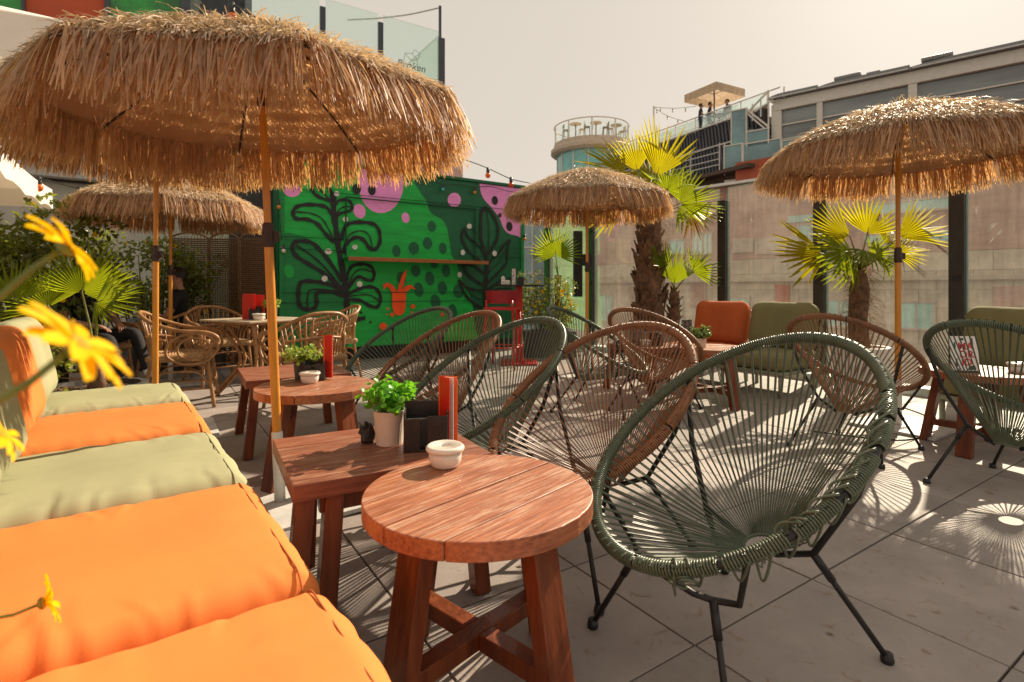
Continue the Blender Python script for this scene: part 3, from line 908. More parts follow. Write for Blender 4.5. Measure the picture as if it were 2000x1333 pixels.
m_dgrey = M('dark_grey', (0.12, 0.12, 0.13), rough=0.6)
for k, (x, y, ph) in enumerate(((-1.35, -1.6, 'left of three'), (0.05, -1.9, 'middle of three'), (1.6, -1.3, 'right of three'))):
    t = thing('bar_table', 'round high table on the tower roof, %s' % ph, 'table', TWC + Vector((x, y, 11.75)), group='tower roof tables')
    b = MB(); b.lathe([(0, 1.05), (0.42, 1.05), (0.42, 1.1), (0, 1.1)], 20); part('top', b, m_beige, t)
    b = MB(); b.tube([(0, 0, 0.02), (0, 0, 1.06)], 0.045, 8); part('column', b, m_dgrey, t)
    b = MB(); b.lathe([(0, 0), (0.25, 0), (0.25, 0.03), (0, 0.03)], 16); part('base', b, m_dgrey, t)
for k, (x, y, a, mm, lab) in enumerate(((-0.85, -1.4, 0.2, m_beige, 'beige stool right of the left table on the tower roof'), (-0.6, -2.0, 3.0, m_dgrey, 'dark stool left of the middle table on the tower roof'), (0.75, -1.9, 0.0, m_dgrey, 'dark stool right of the middle table on the tower roof'), (1.1, -1.6, 3.2, m_beige, 'beige stool between middle and right tower tables'), (-2.0, -1.2, 3.3, m_dgrey, 'dark stool at the left railing of the tower roof'), (2.1, -0.9, 0.2, m_beige, 'beige stool at the right railing of the tower roof'))):
    t = thing('bar_stool', lab, 'stool', TWC + Vector((x, y, 11.75)), a, 'tower roof stools')
    for sx in (-1, 1):
        for sy in (-1, 1):
            b = MB(); b.tube([(sx * .22, sy * .22, 0), (sx * .17, sy * .17, 0.72)], 0.03, 5); part('leg', b, mm, t)
    b = MB(); b.box((0, 0, 0.74), (0.42, 0.42, 0.05)); part('seat', b, mm, t, bev=0.01)
    b = MB(); b.box((0.19, 0, 0.98), (0.04, 0.42, 0.3)); part('backrest', b, mm, t, bev=0.01)

# ------------------------------------------------------------------ straw parasols
m_straw = M('straw', (0.47, 0.32, 0.20), rough=0.5, var=0.3, scale=25, bump=0.0, trans=0.48, tcol=(0.80, 0.44, 0.13), island=0.40, spec=0.4)
m_strawt = M('sunlit_bleached_straw', (0.62, 0.50, 0.36), rough=0.5, var=0.3, scale=25, bump=0.0, trans=0.28, tcol=(0.74, 0.48, 0.2), island=0.38, spec=0.45)  # bleached roof straw, sunlight on it also put into the paler colour
m_canvas = M('parasol_canvas', (0.50, 0.36, 0.23), rough=0.8, var=0.08, scale=3, bump=0.06, bscale=18, trans=0.6, tcol=(0.80, 0.46, 0.20))
m_pole = M('orange_pole', (0.60, 0.25, 0.03), rough=0.38, var=0.16, scale=9, bump=0.05, stretch=(6, 6, 0.6), coat=0.2)
m_collar = M('brown_plastic', (0.045, 0.022, 0.014), rough=0.45)
UR = 0.92; UAP = 0.34


def ucorner(k, f=1.0):
    return np.array([UR * f * math.cos(k * math.pi / 4), UR * f * math.sin(k * math.pi / 4)])


def uz(f):
    return UAP * (1 - f ** 1.5)


def u_fabric():
    b = MB(); nr, ntt = 9, 6
    for k in range(8):
        vs, fs = [], []
        for i in range(nr + 1):
            f = max(i / nr, 0.02)
            for j in range(ntt + 1):
                t = j / ntt
                p = ucorner(k, f) * (1 - t) + ucorner(k + 1, f) * t
                vs.append((p[0], p[1], uz(f) - 0.02 * math.sin(math.pi * t) * f + 0.003 * math.sin(f * 30 + t * 9)))
        for i in range(nr):
            for j in range(ntt):
                a = i * (ntt + 1) + j
                fs.append((a, a + 1, a + ntt + 2, a + ntt + 1))
        b.add(vs, fs)
    return b.mesh('canopy', smooth=True)


def u_rib():
    b = MB()
    pts = [(UR * f * 1.015, 0, uz(f) - 0.014) for f in np.linspace(0.03, 1.0, 12)]
    b.tube(pts, 0.006, 6)
    return b.mesh('rib', smooth=True)


def u_strut():
    b = MB(); b.tube([(0.03, 0, -0.18), (UR * 0.5, 0, uz(0.5) - 0.02)], 0.005, 6)
    return b.mesh('strut', smooth=True)


def u_thatch():
    Vs, Fs, off = [], [], 0
    for f0, dens, ln in ((0.03, 1200, 0.12), (0.12, 1000, 0.13), (0.23, 820, 0.13), (0.34, 820, 0.13), (0.45, 820, 0.13), (0.56, 820, 0.13), (0.67, 820, 0.13), (0.78, 850, 0.12), (0.88, 1000, 0.10), (0.95, 1250, 0.08)):
        per = 8 * 2 * UR * f0 * math.sin(math.pi / 8)
        n = int(max(per, 0.35) * dens)
        k = RNG.integers(0, 8, n); t = RNG.random(n); f = np.clip(f0 + RNG.normal(0, 0.012, n), 0.01, 0.99)
        ca = np.stack([np.cos(k * np.pi / 4), np.sin(k * np.pi / 4)], 1) * UR; cb = np.stack([np.cos((k + 1) * np.pi / 4), np.sin((k + 1) * np.pi / 4)], 1) * UR
        P = (ca * (1 - t)[:, None] + cb * t[:, None]) * f[:, None]
        z = UAP * (1 - f ** 1.5) + 0.012
        B = np.stack([P[:, 0], P[:, 1], z], 1)
        ang = np.arctan2(P[:, 1], P[:, 0]) + RNG.normal(0, 0.45, n)
        slope = -UAP * 1.5 * f ** 0.5 / UR
        up = np.abs(RNG.normal(0.12, 0.22, n))
        D = np.stack([np.cos(ang), np.sin(ang), slope * 0.7 + up], 1)
        D /= np.linalg.norm(D, axis=1)[:, None]
        Sd = np.stack([-np.sin(ang), np.cos(ang), RNG.normal(0, 0.5, n)], 1)
        bend = np.stack([np.zeros(n), np.zeros(n), -RNG.uniform(0.15, 0.5, n)], 1)
        v, q = ribbons(B, D, Sd, ln * RNG.uniform(0.45, 1.1, n), RNG.uniform(0.0028, 0.0075, n), bend, 3, curl=0.14)
        Vs.append(v); Fs.append(q + off); off += len(v)
    return npmesh('thatch', np.concatenate(Vs), np.concatenate(Fs))


def u_fringe():
    Vs, Fs, off = [], [], 0
    for lay, (n, r0, lean) in enumerate(((1250, 0.975, 0.22), (1700, 1.0, 0.44), (750, 1.0, 0.62))):
        k = RNG.integers(0, 8, n); t = RNG.random(n)
        t = 0.012 + 0.976 * t
        ca = np.stack([np.cos(k * np.pi / 4), np.sin(k * np.pi / 4)], 1) * UR; cb = np.stack([np.cos((k + 1) * np.pi / 4), np.sin((k + 1) * np.pi / 4)], 1) * UR
        P = (ca * (1 - t)[:, None] + cb * t[:, None]) * r0
        an = (k + 0.5) * np.pi / 4
        o_ = np.stack([np.cos(an), np.sin(an)], 1)
        ang = an + RNG.normal(0, 0.28, n)
        B = np.stack([P[:, 0], P[:, 1], 0.012 * lay + RNG.normal(0.01, 0.008, n) - 0.02 * np.sin(np.pi * t)], 1)
        le = lean * RNG.uniform(0.55, 1.3, n)
        D = np.stack([np.cos(ang) * le, np.sin(ang) * le, -np.ones(n)], 1)
        if lay == 2:
            D[:, 2] = -0.7
        D /= np.linalg.norm(D, axis=1)[:, None]
        Sd = np.stack([-np.sin(an), np.cos(an), np.zeros(n)], 1) + RNG.normal(0, 0.35, (n, 3))
        bend = np.stack([RNG.normal(0, 0.05, n), RNG.normal(0, 0.05, n), -np.full(n, 0.55 if lay == 2 else 0.05)], 1)
        v, q = ribbons(B, D, Sd, RNG.uniform(0.165, 0.228, n) * (0.85 if lay == 2 else 1), RNG.uniform(0.003, 0.0095, n), bend, 4, taper=(1, 1, 1, 0.9, 0.6), curl=0.06)
        Vs.append(v); Fs.append(q + off); off += len(v)
    return npmesh('fringe', np.concatenate(Vs), np.concatenate(Fs))


def parasol(label, x, y, rim, phi, lean=(0, 0), plate_rot=A, collar=1.3):
    t = thing('straw_parasol', label, 'parasol', (x, y, 0), 0, 'straw parasols')
    t.rotation_euler = (lean[1], lean[0], 0)
    b = MB(); b.box((0.08, 0.02, 0.012), (0.62, 0.56, 0.022), Matrix.Rotation(plate_rot, 3, 'Z')); part('base_plate', b, m_plate, t, bev=0.004)
    b = MB(); b.lathe([(0.021, 0.02), (0.0255, 0.02), (0.0255, 0.36), (0.021, 0.365)], 16); part('base_tube', b, m_white, t, smooth=True)
    b = MB(); b.lathe([(0.021, 0.36), (0.021, collar)], 16); part('lower_pole', b, m_pole, t, smooth=True)
    b = MB(); b.lathe([(0.0165, collar), (0.0165, rim + UAP)], 16); part('upper_pole', b, m_pole, t, smooth=True)
    b = MB(); b.lathe([(0.017, collar - 0.05), (0.026, collar - 0.05), (0.028, collar - 0.02), (0.024, collar + 0.06), (0.017, collar + 0.065)], 16)
    b.box((0.035, 0, collar), (0.035, 0.012, 0.05)); part('collar', b, m_collar, t, smooth=False)
    b = MB(); b.lathe([(0.017, rim + 0.03), (0.023, rim + 0.03), (0.023, rim + 0.10), (0.017, rim + 0.105)], 16); part('runner', b, m_collar, t)
    link('canopy', cached('uf', u_fabric), m_canvas, t, loc=(0, 0, rim), rot=(0, 0, phi))
    for k in range(8):
        rb_ = link('rib', cached('ur', u_rib), m_collar, t, loc=(0, 0, rim), rot=(0, 0, phi + k * math.pi / 4))
    link('thatch', cached('ut', u_thatch), m_strawt, t, kind='stuff', loc=(0, 0, rim), rot=(0, 0, phi))
    link('fringe', cached('ug', u_fringe), m_straw, t, kind='stuff', loc=(0, 0, rim), rot=(0, 0, phi))
    return t


parasol('large straw parasol filling the upper left, its orange pole beside the near square table', -1.125, 2.61, 1.875, math.radians(258), (-0.022, 0.05))
parasol('straw parasol half hidden behind the large one, orange pole behind the green end seat', -2.59, 3.9, 2.14, math.radians(20), (0.004, 0))
parasol('straw parasol over the wicker chairs in front of the woven screen', -3.78, 5.95, 1.95, math.radians(28), (0, 0.0), collar=1.25)
parasol('middle straw parasol in front of the tall palm', 0.88, 6.3, 2.09, math.radians(8), (0.0, 0))
parasol('straw parasol at the right edge, orange pole before the palm', 2.93, 4.08, 2.08, math.radians(12), (0, 0))

# ------------------------------------------------------------------ white parasols at the upper left
m_wcan = M('white_canvas', (0.80, 0.77, 0.73), rough=0.85, var=0.05, scale=2, bump=0.08, bscale=9, trans=0.25, tcol=(0.75, 0.6, 0.42))


def white_parasol(label, x, y, rim, half, rz, apex):
    t = thing('white_parasol', label, 'parasol', (x, y, 0), rz, 'white canvas parasols')
    b = MB(); n = 8
    cs = [(-half, -half), (half, -half), (half, half), (-half, half)]
    for k in range(4):
        vs, fs = [], []
        for i in range(n + 1):
            f = max(i / n, 0.001)
            for j in range(n + 1):
                u_ = j / n
                px = (cs[k][0] * (1 - u_) + cs[(k + 1) % 4][0] * u_) * f; py = (cs[k][1] * (1 - u_) + cs[(k + 1) % 4][1] * u_) * f
                vs.append((px, py, rim + apex * (1 - f) - 0.06 * math.sin(math.pi * u_) * f))
        for i in range(n):
            for j in range(n):
                a = i * (n + 1) + j
                fs.append((a, a + 1, a + n + 2, a + n + 1))
        b.add(vs, fs)
    part('canopy', b, m_wcan, t, smooth=True)
    b = MB()
    for k in range(4):
        vs, fs = [], []
        for j in range(13):
            u_ = j / 12
            px = (cs[k][0] * (1 - u_) + cs[(k + 1) % 4][0] * u_) * 1.003; py = (cs[k][1] * (1 - u_) + cs[(k + 1) % 4][1] * u_) * 1.003
            zt_ = rim - 0.06 * math.sin(math.pi * u_)
            vs += [(px, py, zt_), (px * 1.004, py * 1.004, zt_ - 0.02 * math.cos(j * 2.1) - (0.38 if rim > 3 else 0.2))]
        for j in range(12):
            fs.append((2 * j, 2 * j + 1, 2 * j + 3, 2 * j + 2))
        b.add(vs, fs)
    part('valance', b, m_wcan, t, smooth=True)
    b = MB(); b.tube([(0, 0, 0), (0, 0, rim + apex)], 0.03, 10); part('pole', b, m_plate, t, smooth=True)
    b = MB(); b.box((0, 0, 0.04), (0.7, 0.7, 0.08)); part('base_plate', b, m_plate, t, bev=0.01)
    for k in range(4):
        b = MB(); b.tube([(0, 0, rim + apex - 0.03), (cs[k][0], cs[k][1], rim - 0.01)], 0.012, 6); part('rib', b, m_plate, t)
    return t


white_parasol('white canvas parasol corner at the top left edge above the straw roof', -5.74, 4.92, 3.28, 1.5, A, 0.6)
white_parasol('white canvas parasol corner at the left edge over the hedge', -5.56, 3.92, 2.16, 1.5, A, 0.5)

# ------------------------------------------------------------------ cord lounge chairs
CL, CW, CT, CZ = 1.0, 0.742, math.radians(31.8), 0.357
HUB = Vector((-0.13, 0, 0.25))


def rimp(t):
    s = CL / 2 * (1 - math.cos(t))
    return Vector((CL / 2 * math.cos(CT) - s * math.cos(CT), CW / 2 * math.sin(t), CZ + s * math.sin(CT)))


def rim_frame(t):
    p = rimp(t); tan = (rimp(t + 1e-3) - rimp(t - 1e-3)).normalized()
    a = Vector((math.sin(CT), 0, math.cos(CT))); a = (a - tan * a.dot(tan)).normalized()
    return p, tan, a, tan.cross(a)


def chair_rim():
    b = MB(); b.tube([rimp(t) for t in np.linspace(0, 2 * math.pi, 72, endpoint=False)], 0.012, 8, closed=True)
    return b.mesh('rim_tube', smooth=True)


def coil_path(t0, t1, loose=False, rad=0.0165, pitch=0.0078, seed=1):
    rr = random.Random(seed)
    ts = np.linspace(t0, t1, 400); P = np.array([rimp(t) for t in ts]); d = np.concatenate([[0], np.cumsum(np.linalg.norm(P[1:] - P[:-1], axis=1))])
    turns = max(2, int(d[-1] / pitch)); pts = []
    k = 14 if loose else 8
    exs = [0.0 if rr.random() < 0.55 else (rr.uniform(0.002, 0.007) if rr.random() < 0.7 else rr.uniform(0.014, 0.04)) for _ in range(turns + 1)]
    offs = [rr.uniform(-0.004, 0.004) + (rr.uniform(-.02, .02) if e > .012 else 0) for e in exs]
    ph0 = [rr.uniform(-0.9, 0.9) for _ in exs]
    for i in range(turns * k):
        s = d[-1] * i / (turns * k); r = rad; g = 2 * math.pi * i / k
        if loose:
            tn = i // k
            lobe = max(0.0, math.cos((g % (2 * math.pi)) - math.pi + ph0[tn] * 0.6)) ** 1.5
            r = rad + exs[tn] * lobe
            s = min(max(s + offs[tn] * lobe, 0), d[-1])
        t = float(np.interp(s, d, ts))
        p, tan, a, c = rim_frame(t)
        gg = g + (2.4 if loose else 0)
        pts.append(p + a * (r * math.cos(gg)) + c * (r * math.sin(gg)))
    return pts


def chair_wrap(tangled):
    b = MB()
    segs = []
    if tangled:
        b.tube(coil_path(2.15, 2 * math.pi + 0.12), 0.0036, 4)
        for q, (a_, c_) in enumerate(((0.13, 0.40), (0.405, 0.66), (0.69, 1.03), (1.075, 1.34), (1.40, 1.66), (1.73, 1.92), (1.95, 2.14))):
            b.tube(coil_path(a_, c_, False, 0.0168, 0.0074, q), 0.0035, 5)
        rr = random.Random(4)
        # slack turns arching up over the rim
        for t0 in (0.36, 0.44, 0.98, 1.06, 1.13, 1.20, 1.28, 1.36, 1.45, 1.54, 1.63, 1.72, 1.80, 1.88, 1.96):
            dt = rr.uniform(.07, .15); hg = rr.uniform(.018, .036); io = rr.uniform(.015, .05); pts = []
            for j in range(13):
                u_ = j / 12; p, tan, a, c = rim_frame(t0 + dt * (u_ ** 1.3)); inn = (HUB - p).normalized()
                sn = math.sin(math.pi * u_)
                pts.append(p + a * (0.012 + hg * sn) + inn * (0.018 - 0.036 * u_ + io * sn))
            b.tube(pts, 0.0033, 6)
        # turns hanging below it
        for t0 in (0.34, 0.40, 0.47, 0.72, 0.86, 1.02, 1.16, 1.30, 1.44):
            dt = rr.uniform(.05, .16); dr = rr.uniform(.02, .06); pts = []
            for j in range(13):
                u_ = j / 12; p, tan, a, c = rim_frame(t0 + dt * u_); inn = (HUB - p).normalized(); sn = math.sin(math.pi * u_)
                pts.append(p - Vector((0, 0, 1)) * (0.013 + dr * sn) + inn * (0.02 * math.cos(math.pi * u_) + .02 * sn))
            b.tube(pts, 0.0033, 6)
        # a small tangle at the front
        for q in range(4):
            p, tan, a, c = rim_frame(0.40 + .03 * q); R_ = rr.uniform(.018, .032); pts = []
            ax1 = (tan + a * rr.uniform(-.3, .3)).normalized(); ax2 = (a * .8 - c * rr.uniform(-.6, .6)).normalized()
            for j in range(19):
                g = j / 18 * rr.uniform(5.0, 6.2); pts.append(p - Vector((0, 0, .018)) + ax1 * (R_ * math.cos(g)) + ax2 * (R_ * math.sin(g)) + c * (.01 * q - .015))
            b.tube(pts, 0.0032, 6)
    else:
        n = 9
        for i in range(n):
            b.tube(coil_path(2 * math.pi * (i + 0.012) / n, 2 * math.pi * (i + 0.988) / n), 0.0036, 4)
    return b.mesh('cord_wrap', smooth=True, weld=False)


def chair_cords(tangled):
    b = MB(); n = 82
    for i in range(n):
        t = 2 * math.pi * (i + 0.5) / n
        tt = t
        if tangled and 0.5 < t < 2.05 and i % 3 == 0:
            continue
        for dd in (-0.006, 0.006):
            g = tt + dd
            p, tan, a, c = rim_frame(g)
            h = HUB + Vector((0.052 * math.cos(t), 0.048 * math.sin(t + dd * 3), 0.012 * (1 - math.cos(t)) - 0.004))
            inn = (h - p).normalized()
            st_ = p + a * 0.018 + inn * 0.004
            mid = p + inn * 0.03 + a * 0.004
            far = h
            pts = [p - inn * 0.017 + a * 0.006, st_, mid, mid.lerp(far, 0.5) + Vector((0, 0, -0.004 + random.uniform(-.003, .003))), far]
            if tangled and 0.5 < t < 2.05:
                pts[3] += Vector((random.uniform(-.012, .012), random.uniform(0, .03), -random.uniform(0.0, 0.02)))
            b.tube(pts, 0.0021, 4, cap=False)
    b.tube([HUB + Vector((0.052 * math.cos(g), 0.048 * math.sin(g), 0.012 * (1 - math.cos(g)) - 0.004)) for g in np.linspace(0, 2 * math.pi, 20, endpoint=False)], 0.006, 6, closed=True)
    return b.mesh('cord_web', smooth=True, weld=False)


def leg_mesh(front, sgn):
    b = MB()
    if front:
        top = Vector((0.25, sgn * 0.14, 0.262)); foot = Vector((0.325, sgn * 0.255, 0.012))
        b.tube([rimp(sgn * 0.30) - Vector((0, 0, .008)), top + Vector((0.02, -sgn * 0.05, 0.0)), top, top + Vector((-0.035, sgn * 0.05, 0.004)), rimp(sgn * 0.82) - Vector((0, 0, .008))], 0.0085, 8)
        b.tube([top, top.lerp(foot, 0.3)], 0.0115, 8)
    else:
        top = Vector((-0.10, sgn * 0.185, 0.315)); foot = Vector((-0.30, sgn * 0.275, 0.012))
        b.tube([rimp(sgn * 2.0) - Vector((0, 0, .012)), top.lerp(rimp(sgn * 2.0), .5) + Vector((0, sgn * .02, -.02)), top, HUB + Vector((0, sgn * 0.05, -.002))], 0.0095, 8)
        b.tube([top, top.lerp(foot, 0.25)], 0.0115, 8)
    b.tube([top, foot], 0.0085, 8)
    return b.mesh('leg', smooth=True)


def foot_mesh(front, sgn):
    f = Vector((0.325, sgn * 0.255, 0)) if front else Vector((-0.30, sgn * 0.275, 0))
    b = MB(); b.lathe([(0, 0), (0.016, 0), (0.018, 0.008), (0.015, 0.026), (0.0, 0.028)], 10, f)
    return b.mesh('rubber_foot', smooth=True)


m_cg = M('green_cord', (0.10, 0.125, 0.08), rough=0.34, var=0.18, scale=20, bump=0.02, spec=0.5, island=0.10)
m_cb = M('brown_cord', (0.27, 0.125, 0.06), rough=0.4, var=0.2, scale=20, bump=0.02, spec=0.45, island=0.10)


def cord_chair(label, x, y, yaw, colour, tangled=False):
    t = thing('cord_lounge_chair', label, 'chair', (x, y, 0), math.radians(yaw), 'cord lounge chairs')
    mm = m_cg if colour == 'g' else m_cb
    link('rim_tube', cached('crim', chair_rim), m_black, t)
    w_ = link('cord_wrap', cached('cw' + colour + str(tangled), lambda: chair_wrap(tangled)), mm, t, kind='stuff')
    link('cord_web', cached('cc' + colour + str(tangled), lambda: chair_cords(tangled)), mm, t, kind='stuff')
    for fr in (True, False):
        for sg in (1, -1):
            lg = link('leg', cached('cl%s%s' % (fr, sg), lambda: leg_mesh(fr, sg)), m_black, t)
            link('rubber_foot', cached('cf%s%s' % (fr, sg), lambda: foot_mesh(fr, sg)), m_black, lg)
    return t


cord_chair('green cord chair nearest the camera, its rim wrapping unravelled in loose loops', 0.659, 1.605, 209.3, 'g', True)
cord_chair('brown cord chair just behind the nearest green one, facing the near tables', 0.324, 2.15, 226, 'b')
cord_chair('green cord chair between the two brown ones in the left-facing row', -0.148, 2.617, 221.7, 'g')
cord_chair('brown cord chair second from the kiosk in the left-facing row', -0.482, 3.451, 224.7, 'b')
cord_chair('green cord chair closest to the kiosk at the end of the row', -0.893, 4.291, 228.7, 'g')
cord_chair('green cord chair turned sideways in front of the yellow flowering shrub', 0.731, 4.68, 332, 'g')
cord_chair('brown cord chair in front of the tall palm trunk', 1.243, 4.66, 44.3, 'b')
cord_chair('brown cord chair in front of the potted palm on the right', 2.258, 3.539, 33.9, 'b')
cord_chair('green cord chair cut by the right edge, menu card behind its back', 2.633, 2.786, 24.9, 'g')

# ------------------------------------------------------------------ low wooden tables


def woodmat(name, c1_, c2_, worn, rough=0.45):
    m = M(name, c1_, rough=rough, col2=c2_, scale=6.5, stretch=(1, 13, 13), bump=0.16, bscale=14, objvar=0.12, coat=0.12, lo=(0.3, 0.7))
    N, L = m.node_tree.nodes, m.node_tree.links
    p = N[m['principled']]
    tc = N.new('ShaderNodeTexCoord'); mp = N.new('ShaderNodeMapping'); mp.inputs['Scale'].default_value = (3.4, 60, 60)
    L.new(tc.outputs['Object'], mp.inputs[0])
    n = N.new('ShaderNodeTexNoise'); n.inputs['Scale'].default_value = 2.2; n.inputs['Detail'].default_value = 7; n.inputs['Roughness'].default_value = 0.72
    L.new(mp.outputs[0], n.inputs[0])
    mr = N.new('ShaderNodeMapRange'); mr.inputs[1].default_value = 0.46; mr.inputs[2].default_value = 0.64; mr.inputs[4].default_value = worn
    L.new(n.outputs[0], mr.inputs[0])
    mx = N.new('ShaderNodeMix'); mx.data_type = 'RGBA'; mx.inputs[7].default_value = (0.60, 0.40, 0.28, 1)  # pale wear colour, lightened further to carry sunlight on the tops
    src = p.inputs['Base Color'].links[0].from_socket
    ge = N.new('ShaderNodeNewGeometry'); sx = N.new('ShaderNodeSeparateXYZ'); L.new(ge.outputs['True Normal'], sx.inputs[0])
    up = N.new('ShaderNodeMapRange'); up.inputs[1].default_value = 0.4; up.inputs[2].default_value = 0.9; up.inputs[3].default_value = 0.12
    L.new(sx.outputs['Z'], up.inputs[0])
    nb2 = N.new('ShaderNodeTexNoise'); nb2.inputs['Scale'].default_value = 9; nb2.inputs['Detail'].default_value = 5
    mp2 = N.new('ShaderNodeMapping'); mp2.inputs['Scale'].default_value = (1, 2.6, 2.6); L.new(tc.outputs['Object'], mp2.inputs[0]); L.new(mp2.outputs[0], nb2.inputs[0])
    bl = N.new('ShaderNodeMapRange'); bl.inputs[1].default_value = 0.38; bl.inputs[2].default_value = 0.62; bl.inputs[3].default_value = 0.25
    L.new(nb2.outputs[0], bl.inputs[0])
    up2 = N.new('ShaderNodeMath'); up2.operation = 'MULTIPLY'; L.new(up.outputs[0], up2.inputs[0]); L.new(bl.outputs[0], up2.inputs[1]); up = up2
    mw = N.new('ShaderNodeMath'); mw.operation = 'MULTIPLY'; L.new(mr.outputs[0], mw.inputs[0]); L.new(up.outputs[0], mw.inputs[1])
    L.new(mw.outputs[0], mx.inputs[0]); L.new(src, mx.inputs[6]); L.new(mx.outputs[2], p.inputs['Base Color'])
    return m


m_top = woodmat('worn_table_wood', (0.17, 0.045, 0.018), (0.42, 0.15, 0.065), 0.95)
m_topd = woodmat('dark_table_wood', (0.14, 0.036, 0.018), (0.30, 0.095, 0.046), 0.5)
m_leg = M('table_leg_wood', (0.10, 0.021, 0.005), rough=0.4, col2=(0.21, 0.05, 0.012), scale=3, stretch=(9, 9, 0.7), bump=0.2, bscale=10, coat=0.15)  # leg colour darkened to carry the shade under the tops


def leg_beam(top, foot, w1, w2, side):
    b = MB(); b.beam(foot, top, w1, w2, side=side); return b


def round_table(label, x, y, R=0.3, h=0.52, ang=48, mt=None):
    t = thing('round_table', label, 'table', (x, y, 0), math.radians(ang), 'round side tables')
    th = 0.045; n = 4
    ys = [-R, -R * 0.52, -0.002, R * 0.5, R]
    for k in range(n):
        y0, y1 = ys[k] + 0.0016, ys[k + 1] - 0.0016
        poly = []
        y0c, y1c = max(y0, -R * 0.9999), min(y1, R * 0.9999)
        for yy in np.linspace(y0c, y1c, 14):
            poly.append((math.sqrt(max(R * R - yy * yy, 0)), yy))
        for yy in np.linspace(y1c, y0c, 14):
            poly.append((-math.sqrt(max(R * R - yy * yy, 0)), yy))
        b = MB(); b.prism(poly, h - th, h + random.uniform(-.0008, .0008)); part('board', b, mt or m_top, t, bev=0.003, seg=2)
    feet = []
    for k in range(4):
        g = k * math.pi / 2
        d = Vector((math.cos(g), math.sin(g), 0)); s = Vector((-math.sin(g), math.cos(g), 0))
        top = d * (R * 0.66) + Vector((0, 0, h - th)); ft = d * (R * 0.93)
        b = leg_beam(top, ft, 0.085, 0.045, s); part('leg', b, m_leg, t, bev=0.003)
        feet.append(d)
    for k in (0, 1):
        d = feet[k]; z = 0.135 + 0.0 * k
        rr = R * 0.86
        b = MB()
        if k == 0:
            b.beam(d * rr + Vector((0, 0, z)), -d * rr + Vector((0, 0, z)), 0.045, 0.05)
            part('stretcher', b, m_leg, t, bev=0.003)
        else:
            for sg in (1, -1):
                b = MB(); b.beam(d * (rr * sg) + Vector((0, 0, z)), d * (0.026 * sg) + Vector((0, 0, z)), 0.045, 0.05); part('stretcher', b, m_leg, t, bev=0.003)
    b = MB(); b.beam((R * .7, 0.05, h - th - .02), (-R * .7, 0.05, h - th - .02), 0.03, 0.05); b.beam((0.05, R * .7, h - th - .021), (0.05, -R * .7, h - th - .021), 0.03, 0.05)
    part('apron', b, m_leg, t)
    return t


def square_table(label, x, y, w_, d_, ang, h=0.48, legs=None, th=0.052):
    t = thing('square_table', label, 'table', (x, y, 0), math.radians(ang), 'square side tables')
    n = 4
    for k in range(n):
        b = MB(); b.box((0, -d_ / 2 + (k + 0.5) * d_ / n, h - th / 2), (w_, d_ / n - 0.0022, th)); part('board', b, m_topd, t, bev=0.003)
    for (tx, ty, fx, fy) in legs or [(sx * (w_ / 2 - .06), sy * (d_ / 2 - .05), sx * (w_ / 2 - .01), sy * (d_ / 2 + .02)) for sx in (-1, 1) for sy in (-1, 1)]:
        b = leg_beam(Vector((tx, ty, h - th)), Vector((fx, fy, 0)), 0.055, 0.06, Vector((1, 0, 0))); part('leg', b, m_leg, t, bev=0.003)
    for sy in (-1, 1):
        b = MB(); b.box((0, sy * (d_ / 2 - .05), h - th - 0.03), (w_ - .16, 0.028, 0.05)); part('apron', b, m_leg, t)
    return t


round_table('worn round wooden table nearest the camera, white ashtray on top', -0.088, 1.425)
round_table('round wooden table in the middle row beside the orange pole', -1.085, 2.976, 0.315, ang=60)
round_table('round wooden table in front of the orange sofa seat, potted plant on it', 1.83, 4.92, 0.31, ang=20)
round_table('round wooden table behind the green chair at the right edge', 3.06, 3.52, 0.32, ang=35)
square_table('near square wooden table carrying the leafy pot and black caddy', -0.49, 1.955, 0.645, 0.56, 29.6,
             legs=[(-.285, -.235, -.325, -.26), (-.20, -.235, -.235, -.265), (.26, -.23, .29, -.26), (-.2, .2, -.21, .22), (.26, .23, .29, .26)])
square_table('square wooden table behind the middle round table', -1.537, 3.77, 0.65, 0.65, 31)
square_table('square wooden table half hidden behind the brown chair by the tall palm', 1.42, 5.55, 0.62, 0.62, 31)

# ------------------------------------------------------------------ upholstered seats
m_or = M('orange_fabric', (0.66, 0.205, 0.05), rough=0.85, var=0.06, scale=3, bump=0.07, bscale=420, spec=0.2)
m_gr = M('sage_fabric', (0.335, 0.335, 0.195), rough=0.85, var=0.07, scale=3, bump=0.07, bscale=420, spec=0.2)
m_gr_shade = M('shaded_sage_fabric', (0.215, 0.20, 0.095), rough=0.85, var=0.06, scale=3, bump=0.07, bscale=420, spec=0.2)  # sage fabric darkened to carry the shade on the glass-wall seats
m_or_shade = M('shaded_orange_fabric', (0.50, 0.115, 0.035), rough=0.85, var=0.06, scale=3, bump=0.2, bscale=420, spec=0.2)  # orange of the left row with shade mixed into its colour
m_sf = M('sage_metal', (0.26, 0.27, 0.19), rough=0.45)


m_seam = M('orange_seam', (0.36, 0.10, 0.03), rough=.9)
m_seamg = M('sage_seam', (0.20, 0.20, 0.11), rough=.9)


